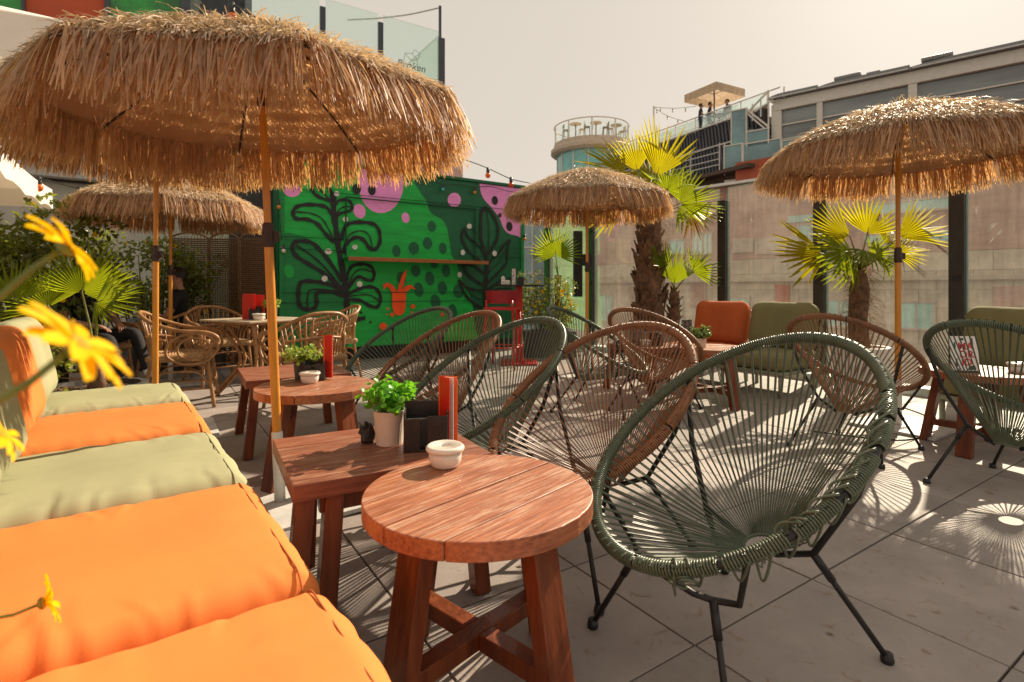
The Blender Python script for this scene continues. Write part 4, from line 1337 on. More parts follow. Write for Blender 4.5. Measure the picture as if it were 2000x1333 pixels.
def cushion(w_, d_, h_, rad, puff, seed, wr=1.0, n=30, creases=False):
    """soft rounded box: x depth, y width, z height, wrinkled along its sides"""
    half = Vector((w_ / 2, d_ / 2, h_ / 2)); b = MB()
    rad = min(rad, h_ / 2 * 0.98)
    idx = {}
    vs, fs = [], []
    crs = []
    if creases:
        rr = random.Random(seed)
        for _ in range(11):
            sg_ = -1 if rr.random() < 0.75 else 1
            crs.append((rr.uniform(-.85, .85) * half.x, sg_ * half.y, rr.uniform(-.45, .45), -sg_, rr.uniform(.10, .34), rr.uniform(.0016, .0042), rr.uniform(.008, .015)))

    def vert(p):
        key = tuple(round(c, 5) for c in p)
        if key in idx:
            return idx[key]
        q = Vector((max(-half.x + rad, min(half.x - rad, p[0] * half.x)), max(-half.y + rad, min(half.y - rad, p[1] * half.y)), max(-half.z + rad, min(half.z - rad, p[2] * half.z))))
        e = Vector((p[0] * half.x, p[1] * half.y, p[2] * half.z)) - q
        nn = e.normalized() if e.length > 1e-8 else Vector((0, 0, 0))
        pos = q + nn * rad
        fx, fy = pos.x / half.x, pos.y / half.y
        s = 1 if pos.z > 0 else -0.3
        pos.z += s * puff * max(0, 1 - fx ** 4) * max(0, 1 - fy ** 4) * (abs(p[2]))
        ed = max(abs(fx), abs(fy))
        nz = noise.noise(Vector((pos.x * 5 + seed * 7, pos.y * 5, pos.z * 3 + seed)))
        nz2 = noise.noise(Vector((pos.x * 16 + seed * 3, pos.y * 3.0, seed * 2.0)))
        nz3 = noise.noise(Vector((pos.x * 3.0, pos.y * 16 + seed, seed * 5.0)))
        k = wr * (0.005 * nz + (0.006 * nz2 if abs(fy) > abs(fx) else 0.006 * nz3) * max(0, (ed - 0.45) / 0.55))
        pos += (nn if nn.length > 0.1 else Vector((0, 0, math.copysign(1, p[2])))) * k
        if p[2] > -0.5:
            for (ox, oy, dx, dy, ln_, dp, wd_) in crs:
                al = (pos.x - ox) * dx + (pos.y - oy) * dy
                if -0.05 < al < ln_:
                    pr = (pos.x - ox) * dy - (pos.y - oy) * dx + 0.012 * math.sin(al * 18 + ox * 40)
                    fade = min(1, (al + .05) / .06) * (1 - al / ln_)
                    pos.z += dp * fade * (-math.exp(-(pr / wd_) ** 2) + 0.9 * math.exp(-((pr - 1.7 * wd_) / wd_) ** 2))
        idx[key] = len(vs); vs.append(pos)
        return idx[key]

    for ax in range(3):
        for sg in (-1, 1):
            na, nb = (n, n)
            o1, o2 = [(1, 2), (2, 0), (0, 1)][ax]
            n1 = n if o1 != 2 else 12; n2 = n if o2 != 2 else 12
            for i in range(n1):
                for j in range(n2):
                    q = []
                    for a_, b__ in ((i, j), (i + 1, j), (i + 1, j + 1), (i, j + 1)):
                        p = [0, 0, 0]; p[ax] = sg; p[o1] = -1 + 2 * a_ / n1; p[o2] = -1 + 2 * b__ / n2
                        q.append(vert(tuple(p)))
                    fs.append(tuple(q))
    b.add(vs, fs)
    return b


def seam_loop(w_, d_, z, rad):
    pts = []
    for sx, sy in ((1, 1), (-1, 1), (-1, -1), (1, -1)):
        for j in range(5):
            g0 = {(1, 1): 0, (-1, 1): 1, (-1, -1): 2, (1, -1): 3}[(sx, sy)] * math.pi / 2 + j / 4 * math.pi / 2
            pts.append((sx * (w_ / 2 - rad) + rad * math.cos(g0), sy * (d_ / 2 - rad) + rad * math.sin(g0), z))
    return pts


def seat_module(label, origin, rz, width, fab, seed, seat_h=0.45, depth=0.74, back=True, legs=True, group='cushioned lounge seats', bfab=None, back_h=0.46, near=False):
    t = thing('lounge_seat', label, 'lounge seat', origin, rz, group)
    b = cushion(depth, width - 0.010, 0.165, 0.062, 0.014, seed, wr=1.0, n=84 if near else 40, creases=near); sc0 = part('seat_cushion', b, fab, t, smooth=True, loc=(-depth / 2, 0, seat_h - 0.094))
    if near:
        for xs in (depth / 2 - .05, -depth / 2 + .05):
            b = MB(); pts_ = []
            hy, hz, rd = (width - .01) / 2, .0825, .062
            for q in range(40):
                g_ = 2 * math.pi * q / 40; cy, cz_ = math.cos(g_), math.sin(g_)
                sgn_y, sgn_z = (1 if cy >= 0 else -1), (1 if cz_ >= 0 else -1)
                pts_.append((xs, sgn_y * (hy - rd) + rd * cy, sgn_z * (hz - rd) + rd * cz_ + .004 * sgn_z))
            b.tube(pts_, .0021, 6, closed=True); part('seam', b, m_seam if fab is m_or else m_seamg, sc0, smooth=True)
    if back:
        b = cushion(0.22, width - 0.03, back_h, 0.10, 0.0, seed + 3, wr=1.8, n=32)
        part('back_cushion', b, bfab or fab, t, smooth=True, loc=(-depth + 0.08, 0, seat_h + back_h / 2 - 0.02), rot=(0, -0.20, 0))
    b = MB(); b.box((-depth / 2, 0, seat_h - 0.195), (depth - .02, width - .02, 0.035)); part('seat_frame', b, m_sf, t, bev=0.006)
    if legs:
        for sx in (-0.05, -depth + 0.05):
            for sy in (-1, 1):
                b = MB(); b.tube([(sx, sy * (width / 2 - .05), 0), (sx, sy * (width / 2 - .05), seat_h - 0.2)], 0.02, 8); part('leg', b, m_sf, t, smooth=True)
        b = MB(); b.tube(cr([(-depth - .02, -width / 2 + .06, seat_h - .2), (-depth - .08, -width / 2 + .05, seat_h + .2), (-depth - .12, -width / 2 + .1, seat_h + .36), (-depth - .12, width / 2 - .1, seat_h + .36), (-depth - .08, width / 2 - .05, seat_h + .2), (-depth - .02, width / 2 - .06, seat_h - .2)], 5), 0.016, 8)
        part('back_frame', b, m_sf, t, smooth=True)
    return t


SW = Vector((-0.6, 0.8, 0)); SDr = math.atan2(0.6, 0.8); SC = Vector((-1.296, 2.357, 0))
bounds = [-3.02, -2.26, -1.50, -0.75, 0.01, 0.78, 1.53]
for k, (fab, bf, lab) in enumerate(((m_or, m_or, 'orange lounge seat in the bottom left corner nearest the camera'), (m_or, m_or, 'orange lounge seat second from the camera in the left row'), (m_gr, m_gr, 'sage green lounge seat between two orange ones in the left row'), (m_or, m_or, 'orange lounge seat between the two sage green ones in the left row'), (m_gr, m_gr, 'sage green lounge seat at the far end of the left row'))):
    t0, t1 = bounds[k + 1], bounds[k + 2]
    seat_module(lab, SC + SW * ((t0 + t1) / 2), SDr, t1 - t0, fab, 11 + k * 5, bfab=bf, near=True, depth=0.83)
RS = Vector((3.2, 4.1, 0))
for t0, t1, fab, lab in ((1.93, 2.63, m_or_shade, 'orange lounge seat against the glass wall'), (1.17, 1.90, m_gr_shade, 'sage green lounge seat beside the orange one at the glass wall'), (-0.78, 0.0, m_gr_shade, 'sage green lounge seat at the right edge behind the menu card')):
    seat_module(lab, RS + V * ((t0 + t1) / 2), A + math.pi, t1 - t0, fab, int(40 + t0 * 10), seat_h=0.43, depth=0.72, back_h=0.5)

# ------------------------------------------------------------------ wicker armchairs and café table
m_rat = M('rattan', (0.36, 0.185, 0.075), rough=0.42, var=0.25, scale=18, bump=0.15, bscale=90, coat=0.15)
m_weave = M('woven_seat', (0.40, 0.24, 0.11), rough=0.6, var=0.35, scale=60, bump=0.6, bscale=75)


def wicker_parts():
    P = {}
    b = MB(); b.tube(cr([(0.20, 0.27, 0.52), (0.30, 0.285, 0.60), (0.22, 0.30, 0.665), (0.0, 0.30, 0.69), (-0.2, 0.27, 0.76), (-0.305, 0.14, 0.83), (-0.325, 0, 0.845), (-0.305, -0.14, 0.83), (-0.2, -0.27, 0.76), (0.0, -0.30, 0.69), (0.22, -0.30, 0.665), (0.30, -0.285, 0.60), (0.20, -0.27, 0.52)], 6), 0.017, 8)
    P['arm_rail'] = b.mesh('arm_rail', smooth=True)
    b = MB(); b.tube(cr([(-0.10, 0.25, 0.60), (-0.24, 0.17, 0.625), (-0.275, 0, 0.635), (-0.24, -0.17, 0.625), (-0.10, -0.25, 0.60)], 5), 0.012, 8)
    P['back_band'] = b.mesh('back_band', smooth=True)
    P['slat'] = []
    rail = cr([(-0.05, 0.29, 0.70), (-0.2, 0.27, 0.76), (-0.305, 0.14, 0.83), (-0.325, 0, 0.845), (-0.305, -0.14, 0.83), (-0.2, -0.27, 0.76), (-0.05, -0.29, 0.70)], 10)
    low = cr([(-0.05, 0.235, 0.44), (-0.19, 0.19, 0.44), (-0.235, 0.1, 0.44), (-0.24, 0, 0.44), (-0.235, -0.1, 0.44), (-0.19, -0.19, 0.44), (-0.05, -0.235, 0.44)], 10)
    for k in range(15):
        i = int(4 + k * (len(rail) - 9) / 14)
        b = MB(); b.tube([rail[i], tuple((np.array(rail[i]) + np.array(low[i])) / 2 + np.array([0.012, 0, 0])), low[i]], 0.0065, 6)
        P['slat'].append(b.mesh('slat', smooth=True))
    P['arm_loop'] = []
    for sg in (1, -1):
        b = MB(); b.tube(cr([(0.24, sg * .285, .44), (0.30, sg * .29, .54), (0.22, sg * .295, .645), (0.06, sg * .295, .655), (-0.07, sg * .285, .58), (-0.09, sg * .27, .47), (0.02, sg * .27, .40), (0.16, sg * .27, .40)], 6, True), 0.012, 8)
        b.tube(cr([(0.20, sg * .285, .47), (0.245, sg * .29, .54), (0.18, sg * .295, .61), (0.08, sg * .295, .62), (0.0, sg * .285, .56), (0.0, sg * .27, .48), (0.08, sg * .27, .43), (0.16, sg * .27, .43)], 6, True), 0.010, 8)
        P['arm_loop'].append(b.mesh('arm_loop', smooth=True))
    P['leg'] = []
    for sx, sy in ((1, 1), (1, -1), (-1, 1), (-1, -1)):
        b = MB(); x0, x1 = (0.22, 0.27) if sx > 0 else (-0.21, -0.29)
        b.tube(cr([(x0, sy * .235, .60 if sx > 0 else .66), (x0, sy * .235, .40), (x1, sy * .265, 0.0)], 4), 0.016, 8)
        P['leg'].append(b.mesh('leg', smooth=True))
    P['stretcher'] = []
    for a, c, z in (((0.245, .25), (0.245, -.25), .22), ((-0.245, .25), (-0.245, -.25), .2), ((0.245, .25), (-0.245, .25), .19), ((0.245, -.25), (-0.245, -.25), .19)):
        b = MB(); m_ = ((a[0] + c[0]) / 2, (a[1] + c[1]) / 2, z + 0.14)
        b.tube(cr([(a[0], a[1], z), ((a[0] * .8 + c[0] * .2), (a[1] * .8 + c[1] * .2), z + .12), m_, ((a[0] * .2 + c[0] * .8), (a[1] * .2 + c[1] * .8), z + .12), (c[0], c[1], z)], 4), 0.009, 6)
        b.tube([(a[0], a[1], z - 0.02), (c[0], c[1], z - 0.02)], 0.009, 6)
        P['stretcher'].append(b.mesh('stretcher', smooth=True))
    P['seat'] = cushion(0.50, 0.52, 0.06, 0.028, 0.012, 2, wr=0.4, n=20).mesh('seat', smooth=True)
    # weave strands over the seat
    b = MB()
    for k in range(22):
        u_ = -0.23 + k * 0.0215
        b.tube([(u_, yy, 0.478 + 0.004 * math.sin(j * math.pi + k * math.pi) - 0.03 * (yy / .26) ** 4 + 0.012 * (1 - (u_ / .25) ** 2)) for j, yy in enumerate(np.linspace(-.25, .25, 24))], 0.0065, 4)
    P['weave'] = b.mesh('weave', smooth=True)
    return P


def wicker_chair(label, x, y, deg):
    P = cached('wick', wicker_parts)
    t = thing('wicker_armchair', label, 'armchair', (x, y, 0), math.radians(deg), 'wicker armchairs')
    for nm in ('arm_rail', 'back_band'):
        link(nm, P[nm], m_rat, t)
    for nm in ('slat', 'arm_loop', 'leg', 'stretcher'):
        for me in P[nm]:
            link(nm, me, m_rat, t)
    se = link('seat', P['seat'], m_weave, t, loc=(0, 0, 0.445))
    link('weave', P['weave'], m_weave, se, kind='stuff', loc=(0, 0, -0.445))
    return t


wicker_chair('wicker armchair nearest the sofa, left of the café table, arm loops in side view', -3.0, 4.9, 25)
wicker_chair('wicker armchair behind the café table in front of the woven screen', -3.3, 6.05, -40)
wicker_chair('wicker armchair with its back to the camera, right of the café table', -1.82, 4.78, 139)
wicker_chair('wicker armchair beside the kiosk wall behind the one turned away', -2.15, 6.35, 215)
wicker_chair('wicker armchair at the hedge holding a seated person with white shoes', -4.35, 5.55, -12)
wicker_chair('wicker armchair in the shade holding the person in jeans', -4.05, 6.35, 200)

ct = thing('cafe_table', 'square café table with a pale thin top among the wicker chairs', 'table', (-2.55, 5.42, 0), math.radians(-28))
b = MB(); b.box((0, 0, 0.742), (0.76, 0.76, 0.018)); part('table_top', b, M('pale_top', (0.48, 0.40, 0.29), rough=0.35, var=0.1, scale=5), ct, bev=0.004)
b = MB(); b.box((0, 0, 0.72), (0.6, 0.6, 0.026)); part('under_frame', b, m_rat, ct)
for sx in (-1, 1):
    for sy in (-1, 1):
        b = MB(); b.tube(cr([(sx * .30, sy * .30, 0.0), (sx * .12, sy * .12, .35), (sx * .27, sy * .27, .72)], 6), 0.016, 8)
        b.tube(cr([(sx * .27, sy * .27, 0.0), (sx * .09, sy * .09, .35), (sx * .22, sy * .22, .72)], 6), 0.014, 8); part('leg', b, m_rat, ct, smooth=True)

# woven folding screen
scn = thing('folding_screen', 'tall brown woven folding screen standing behind the wicker chairs', 'folding screen', (-4.55, 7.15, 0), 0)
m_scr = M('screen_weave', (0.17, 0.10, 0.05), rough=0.6, var=0.3, scale=30, bump=0.2)
cx_, cy_ = 0.0, 0.0
for k, (ang, wd) in enumerate(((0.35, 0.46), (-0.12, 0.44), (0.22, 0.34))):
    ex, ey = cx_ + wd * math.cos(ang), cy_ + wd * math.sin(ang)
    Tm = Matrix.Translation((cx_, cy_, 0)) @ Matrix.Rotation(ang, 4, 'Z')
    b = MB()
    arch = [(wd * u_, 0, 1.74 + 0.07 * math.sin(math.pi * u_)) for u_ in np.linspace(0, 1, 9)]
    b.tube([Tm @ Vector(p) for p in [(0.012, 0, 0.0)] + [(0.012, 0, 1.7)] + [(max(.012, min(wd - .012, p[0])), p[1], p[2]) for p in arch] + [(wd - .012, 0, 1.7), (wd - .012, 0, 0)]], 0.014, 6)
    for z in (0.1, 0.65, 1.2):
        b.tube([Tm @ Vector((0, 0, z)), Tm @ Vector((wd, 0, z))], 0.01, 6)
    pn = part('panel', b, m_scr, scn, smooth=True)
    b = MB()
    nz = 62
    for j in range(nz):
        z = 0.05 + j * 1.70 / nz
        b.tube([Tm @ Vector((wd * u_, 0.006 * (1 if (i + j) % 2 else -1), z)) for i, u_ in enumerate(np.linspace(0.02, 0.98, 13))], 0.011, 4)
    for i in range(12):
        b.tube([Tm @ Vector((wd * (i + .5) / 12, 0, 0.05)), Tm @ Vector((wd * (i + .5) / 12, 0, 1.76))], 0.006, 4)
    part('weave', b, m_scr, pn, kind='stuff', smooth=True, weld=False)
    cx_, cy_ = ex, ey
# dark cloth hanging between screen and kiosk
b = MB(); vs = []
for i in range(15):
    for z in (0.05, 1.0, 2.5):
        vs.append((i * 0.045, 0.04 * math.sin(i * 1.9), z))
b.add(vs, [(i * 3 + j, (i + 1) * 3 + j, (i + 1) * 3 + j + 1, i * 3 + j + 1) for i in range(14) for j in (0, 1)])
cur = part('dark_curtain', b, M('dark_cloth', (0.05, 0.052, 0.06), rough=0.9), None, smooth=True, loc=(-3.95, 7.5, 0)); tag(cur, 'dark grey cloth hanging between woven screen and kiosk', 'curtain')

# ------------------------------------------------------------------ things on the tables
m_pot = M('cream_pot', (0.62, 0.53, 0.44), rough=0.45, var=0.05)
m_potd = M('dark_pot', (0.05, 0.045, 0.04), rough=0.6)
m_leafp = M('bright_leaf', (0.10, 0.33, 0.02), rough=0.35, var=0.3, scale=30, bump=0, trans=0.4, tcol=(0.30, 0.78, 0.03), island=0.35, spec=0.6)
m_leafq = M('variegated_leaf', (0.24, 0.34, 0.05), rough=0.4, var=0.3, scale=30, bump=0, trans=0.35, tcol=(0.42, 0.52, 0.06), island=0.4, spec=0.5)
m_soil = M('soil', (0.03, 0.02, 0.014), rough=0.95, bump=0.5)
m_card = M('menu_orange', (0.78, 0.13, 0.02), rough=0.4, var=0.06, trans=0.12, tcol=(0.85, 0.1, 0.02))
m_cardr = M('menu_red', (0.62, 0.03, 0.015), rough=0.4, var=0.06, trans=0.2, tcol=(0.9, 0.04, 0.02))
m_porc = M('porcelain', (0.72, 0.66, 0.58), rough=0.22, var=0.03, bump=0, coat=0.4)
m_caddy = M('caddy_black', (0.022, 0.018, 0.016), rough=0.42, var=0.2, scale=20)


def pot_plant(label, loc, rp, hp_, rad, hl, mm, pm, n=340, seed=1, leaf=0.011, group='small potted plants'):
    t = thing('potted_plant', label, 'potted plant', loc, 0, group)
    b = MB(); b.lathe([(0, 0.001), (rp * 0.84, 0.001), (rp, hp_), (rp * 0.92, hp_), (rp * 0.88, hp_ * 0.86), (0, hp_ * 0.86)], 32); part('pot', b, pm, t, smooth=False)
    rr = np.random.default_rng(seed)
    c = rr.normal(0, 1, (n, 3)); c /= np.linalg.norm(c, axis=1)[:, None]; c *= (rr.random(n) ** 0.45)[:, None]
    C = np.stack([c[:, 0] * rad, c[:, 1] * rad, hp_ + hl * 0.46 + c[:, 2] * hl * 0.52], 1)
    C[:, 2] += 0.25 * hl * (np.sin(C[:, 0] * 60 + seed) * 0.5)
    sel = rr.random(n) < 0.16
    C[sel, :2] *= 1.18; C[sel, 2] += hl * rr.uniform(0, .22, sel.sum())
    V_, F_ = [], []
    k = 7
    for i in range(n):
        nn = Vector(c[i]) * 0.7 + Vector(rr.normal(0, 0.6, 3)) + Vector((0, 0, 0.4)); nn.normalize()
        a = nn.orthogonal().normalized(); d = nn.cross(a); r_ = leaf * rr.uniform(0.6, 1.25)
        o = len(V_)
        V_.append(tuple(Vector(C[i]) - nn * r_ * 0.3))
        for j in range(k):
            g = 2 * math.pi * j / k
            V_.append(tuple(Vector(C[i]) + a * r_ * math.cos(g) + d * r_ * 0.85 * math.sin(g)))
        F_ += [(o, o + 1 + j, o + 1 + (j + 1) % k) for j in range(k)]
    lf = npmesh('leaves', np.array(V_), np.array(F_), True)
    link('leaves', lf, mm, t, kind='stuff')
    b = MB()
    for i in range(0, n, 7):
        b.tube([(C[i][0] * .15, C[i][1] * .15, hp_ * .8), (C[i][0] * .55, C[i][1] * .55, (hp_ + C[i][2]) / 2), tuple(C[i])], 0.0012, 3)
    part('stems', b, M('stem_green', (0.10, 0.16, 0.03), rough=0.5), t, kind='stuff', weld=False)
    return t


def ashtray(label, loc, r=0.052, h=0.06):
    t = thing('ashtray', label, 'ashtray', loc, 0.5, 'white lidded ashtrays')
    b = MB(); b.lathe([(0, 0.0), (r * .72, 0), (r * .80, 0.004), (r * .93, h * .30), (r * .96, h * .82), (r * .86, h * .84), (0, h * .7)], 36); part('bowl', b, m_porc, t, smooth=True)
    b = MB(); b.lathe([(r * 1.08, h * .80), (r * 1.12, h * .86), (r * 1.10, h * .97), (r * .96, h * 1.06), (r * .90, h * 1.02), (r * .34, h * 1.04), (r * .30, h * .98), (r * .26, h * .80)], 36); part('lid', b, m_porc, t, smooth=True)
    b = MB(); b.lathe([(0, h * .81), (r * .27, h * .81)], 18); part('opening', b, m_black, t)
    return t


def caddy(label, loc, rz, w_=0.15, d_=0.12, h=0.135, cards=True, sc=1.0):
    t = thing('menu_caddy', label, 'table caddy', loc, rz, 'black table caddies')
    w_, d_, h = w_ * sc, d_ * sc, h * sc
    b = MB(); b.box((0, 0, 0.004), (w_, d_, 0.008)); part('base', b, m_caddy, t, bev=0.002)
    b = MB(); b.box((0, d_ / 2 - .003, h / 2 + .01), (w_, 0.006, h + .02)); part('back_wall', b, m_caddy, t, bev=0.003)
    b = MB(); b.box((-w_ / 2 + .003, -0.0, h / 2), (0.006, d_ - .01, h)); part('side_wall', b, m_caddy, t, bev=0.003)
    b = MB(); b.box((w_ / 2 - .003, 0.0, h / 2), (0.006, d_ - .01, h)); part('side_wall', b, m_caddy, t, bev=0.003)
    b = MB(); b.box((-w_ * .30, -d_ / 2 + .003, h * .42), (w_ * .36, 0.006, h * .84)); part('front_wall', b, m_caddy, t, bev=0.003)
    b = MB(); b.box((w_ * .26, -d_ / 2 + .003, h * .45), (w_ * .46, 0.006, h * .9)); part('front_wall', b, m_caddy, t, bev=0.003)
    b = MB()
    for k in range(5):
        b.box((-0.005, -d_ * .2 + k * 0.006, h * .42), (w_ * .8, 0.004, h * .7))
    part('paper_napkins', b, m_potd, t)
    return t


def menu(label, loc, rz, w_, h, mm=None, open_=0.35, mm2=None):
    t = thing('menu_card', label, 'menu', loc, rz, 'standing menu cards')
    b = MB(); b.box((w_ / 2 * math.cos(0), 0, h / 2), (w_, 0.003, h)); part('front_cover', b, mm or m_card, t, bev=0.001, seg=1)
    b = MB(); R_ = Matrix.Rotation(open_, 3, 'Z'); c = R_ @ Vector((w_ / 2, 0, 0)) + Vector((0, 0.004, h / 2)); b.box(c, (w_, 0.003, h), R_); part('back_cover', b, mm2 or m_cardr, t, bev=0.001, seg=1)
    R2_ = Matrix.Rotation(open_ * .5, 3, 'Z'); b = MB(); b.box(R2_ @ Vector((w_ * .47, 0, 0)) + Vector((0, 0.002, h * .497)), (w_ * .94, 0.0025, h * .985), R2_); part('pages', b, m_white, t)
    return t


H1, H2 = 0.52, 0.48
pot_plant('leafy green plant in a cream pot on the near square table', (-0.452, 1.985, H2), 0.058, 0.125, 0.10, 0.105, m_leafp, m_pot, 420, 3, 0.0135)
caddy('black open caddy beside the cream pot on the near square table', (-0.308, 1.93, H2), math.radians(8), 0.155, 0.11, 0.14)
menu('folded orange menu standing at the black caddy on the near square table', (-0.268, 1.965, H2 + 0.0085), math.radians(-12), 0.072, 0.245, open_=math.radians(-40))
sb_ = MB(); rs = random.Random(8)
for q in range(5):
    x0_ = 0.012 + .009 * q
    sb_.tube([(x0_, -.0024, .10 + rs.uniform(-.01, .02)), (x0_ + .004, -.0024, .125 + rs.uniform(-.01, .02)), (x0_ + .008, -.0024, .105 + rs.uniform(-.01, .015))], .0007, 4)
for q in range(3):
    sb_.tube([(.012, -.0024, .07 - q * .012), (.05, -.0024, .071 - q * .012)], .0005, 4)
nm_ = [o for o in bpy.data.objects if o.get('label') == 'folded orange menu standing at the black caddy on the near square table'][0]
part('print', sb_, m_white, nm_, kind='stuff', weld=False)
ashtray('white ashtray on the near round table', (-0.2, 1.61, H1 + 0.001))
b = MB(); rr = random.Random(3)
b.sphere((0, 0, 0.022), 0.03, 12, 8); b.v = [(x * (1 + rr.uniform(-.35, .4)), y * (1 + rr.uniform(-.35, .4)), max(0.0, z * (1 + rr.uniform(-.3, .6)))) for x, y, z in b.v]
cl_ = part('crumpled_cloth', b, m_caddy, None, loc=(-0.535, 1.995, H2)); tag(cl_, 'small crumpled black cloth left of the cream pot', 'cloth')

pot_plant('yellow green plant in a dark pot on the middle round table', (-1.235, 3.17, H1), 0.05, 0.10, 0.11, 0.10, m_leafq, m_potd, 260, 5, 0.013)
caddy('black caddy on the middle round table behind its ashtray', (-1.15, 3.14, H1), 0.2, 0.12, 0.09, 0.11)
menu('orange menu standing in the caddy on the middle round table', (-1.11, 3.16, H1 + .0085), 0.3, 0.055, 0.25, open_=-0.4)
ashtray('white ashtray on the middle round table', (-1.14, 3.03, H1 + 0.001))

pot_plant('green plant in a dark pot on the café table', (-2.40, 5.36, 0.751), 0.06, 0.11, 0.085, 0.11, m_leafq, m_potd, 220, 8, 0.014)
caddy('black caddy on the café table', (-2.52, 5.28, 0.751), 0.1, 0.10, 0.09, 0.11)
menu('red menu standing left on the café table', (-2.66, 5.3, 0.751), -0.1, 0.13, 0.25, m_cardr, 0.15)
menu('red menu at the back of the café table, half behind the other', (-2.60, 5.38, 0.751), 0.25, 0.11, 0.24, m_cardr, 0.2)
ashtray('white ashtray on the café table', (-2.43, 5.16, 0.752), 0.055, 0.06)

m_flow = M('mixed_leaf', (0.13, 0.20, 0.05), rough=0.4, var=0.5, scale=50, bump=0, trans=0.3, tcol=(0.35, 0.42, 0.12), island=0.45)
pot_plant('small bushy plant in a white square-sided pot before the orange seat', (1.71, 4.86, H1), 0.047, 0.085, 0.09, 0.11, m_flow, m_pot, 300, 12, 0.014)
ashtray('white ashtray on the table behind the brown chair by the tall palm', (1.33, 5.38, H2 + 0.001))
caddy('black caddy on the table behind the brown chair by the tall palm', (1.45, 5.42, H2), 0.3, 0.12, 0.09, 0.11)
m_poster = M('menu_dark', (0.12, 0.10, 0.09), rough=0.4, var=0.8, scale=40, bump=0, lo=(0.45, 0.55))
menu('dark printed menu card on the table left of the orange seat', (1.72, 5.45, H2 + 0.0), 0.3, 0.12, 0.26, m_poster, 0.3, m_poster)
menu('dark printed menu card left end of the table by the tall palm', (1.20, 5.5, H2), 0.1, 0.16, 0.25, m_poster, 0.3, m_poster)

# card with the city name
md = thing('city_menu_card', 'white menu card with red letters seen through the green chair at the right edge', 'menu', (2.80, 3.42, H1), math.radians(-8))
md.rotation_euler = (math.radians(-8), 0, math.radians(-8))
b = MB(); b.box((0.08, 0, 0.115), (0.16, 0.004, 0.23)); part('card', b, M('white_card', (0.72, 0.70, 0.67), rough=0.5, var=0.04), md)
m_let = M('red_ink', (0.55, 0.02, 0.03), rough=0.5)
for k, (s_, x, z) in enumerate((('MA', 0.045, 0.145), ('DR', 0.05, 0.095), ('ID', 0.058, 0.045))):
    cu = bpy.data.curves.new('letters', 'FONT'); cu.body = s_; cu.size = 0.062; cu.extrude = 0.0004; cu.offset = 0.0012
    to = bpy.data.objects.new('tmp', cu); COL.objects.link(to)
    dg = bpy.context.evaluated_depsgraph_get(); lm_ = bpy.data.meshes.new_from_object(to.evaluated_get(dg)); bpy.data.objects.remove(to)
    link('lettering', lm_, m_let, md, loc=(x, -0.0030, z), rot=(math.pi / 2, 0, 0))
m_ing = M('print_green', (0.03, 0.08, 0.05), rough=0.5)
for px, pz, ww, hh in ((0.027, .17, .012, .05), (0.125, .195, .02, .05), (0.07, .21, .025, .018), (0.03, .06, .014, .06), (0.115, .03, .05, .03), (0.035, .015, .02, .02)):
    b = MB(); b.prism([(px - ww / 2, pz - hh / 2), (px + ww / 2, pz - hh / 3), (px + ww * .4, pz + hh / 2), (px - ww * .3, pz + hh * .4)], 0.0022, 0.0028, Matrix.Rotation(math.pi / 2, 4, 'X')); part('print', b, m_ing, md)
b = MB(); b.box((0.08, 0.03, 0.006), (0.15, 0.07, 0.012)); part('stand', b, m_caddy, md)
ashtray('white ashtray on the table behind the right edge chair', (3.2, 3.4, H1 + 0.001))

# ------------------------------------------------------------------ red bar table and stool
m_red = M('red_metal', (0.50, 0.018, 0.016), rough=0.35, var=0.12, scale=7, bump=0.03)
m_redp = M('red_plastic', (0.30, 0.012, 0.02), rough=0.42, var=0.12, scale=7, bump=0.03)
bt = thing('bar_table', 'high bar table with a red column at the right end of the kiosk', 'table', (0.10, 7.6, 0))
b = MB(); b.lathe([(0, 1.085), (0.36, 1.085), (0.38, 1.095), (0.38, 1.11), (0, 1.11)], 36); part('table_top', b, m_caddy, bt)
b = MB(); b.box((0, 0, 0.55), (0.10, 0.10, 1.07)); part('column', b, m_red, bt, bev=0.01)
b = MB(); b.box((0, 0, 0.015), (0.5, 0.5, 0.03)); part('base', b, m_red, bt, bev=0.008)
bs = thing('bar_stool', 'red bar stool with low curved backrest in front of the kiosk', 'stool', (-0.12, 7.2, 0), math.radians(75))
b = MB(); vs, fs = [], []
n1 = 16
for i in range(n1 + 1):
    g = math.pi / 2 + 0.38 + (math.pi - 0.76) * i / n1
    for rr_, z in ((0.215, 0.86), (0.225, 1.03), (0.200, 1.03), (0.19, 0.86)):
        vs.append((rr_ * math.cos(g) - 0.0, rr_ * 1.05 * math.sin(g), z))
for i in range(n1):
    for j in range(4):
        fs.append((i * 4 + j, i * 4 + (j + 1) % 4, (i + 1) * 4 + (j + 1) % 4, (i + 1) * 4 + j))
fs += [(0, 1, 2, 3), tuple(n1 * 4 + j for j in (3, 2, 1, 0))]
b.add(vs, fs); part('backrest', b, m_redp, bs, smooth=False)
b = cushion(0.42, 0.42, 0.035, 0.017, 0.006, 1, wr=0.1, n=14); part('seat', b, m_red, bs, smooth=True, loc=(0, 0, 0.79))
for sx in (-1, 1):
    for sy in (-1, 1):
        b = MB(); b.tube([(sx * .24, sy * .22, 0), (sx * .17, sy * .18, 0.78)] + ([(-0.19, sy * 0.17, 0.9)] if sx < 0 else []), 0.016, 8); part('leg', b, m_red, bs, smooth=True)
for a_, c_ in (((.215, .21), (.215, -.21)), ((-.215, .21), (-.215, -.21)), ((.215, .21), (-.215, .21)), ((.215, -.21), (-.215, -.21))):
    b = MB(); b.tube([(a_[0], a_[1], 0.28), (c_[0], c_[1], 0.28)], 0.011, 8); part('footrest', b, m_red, bs, smooth=True)
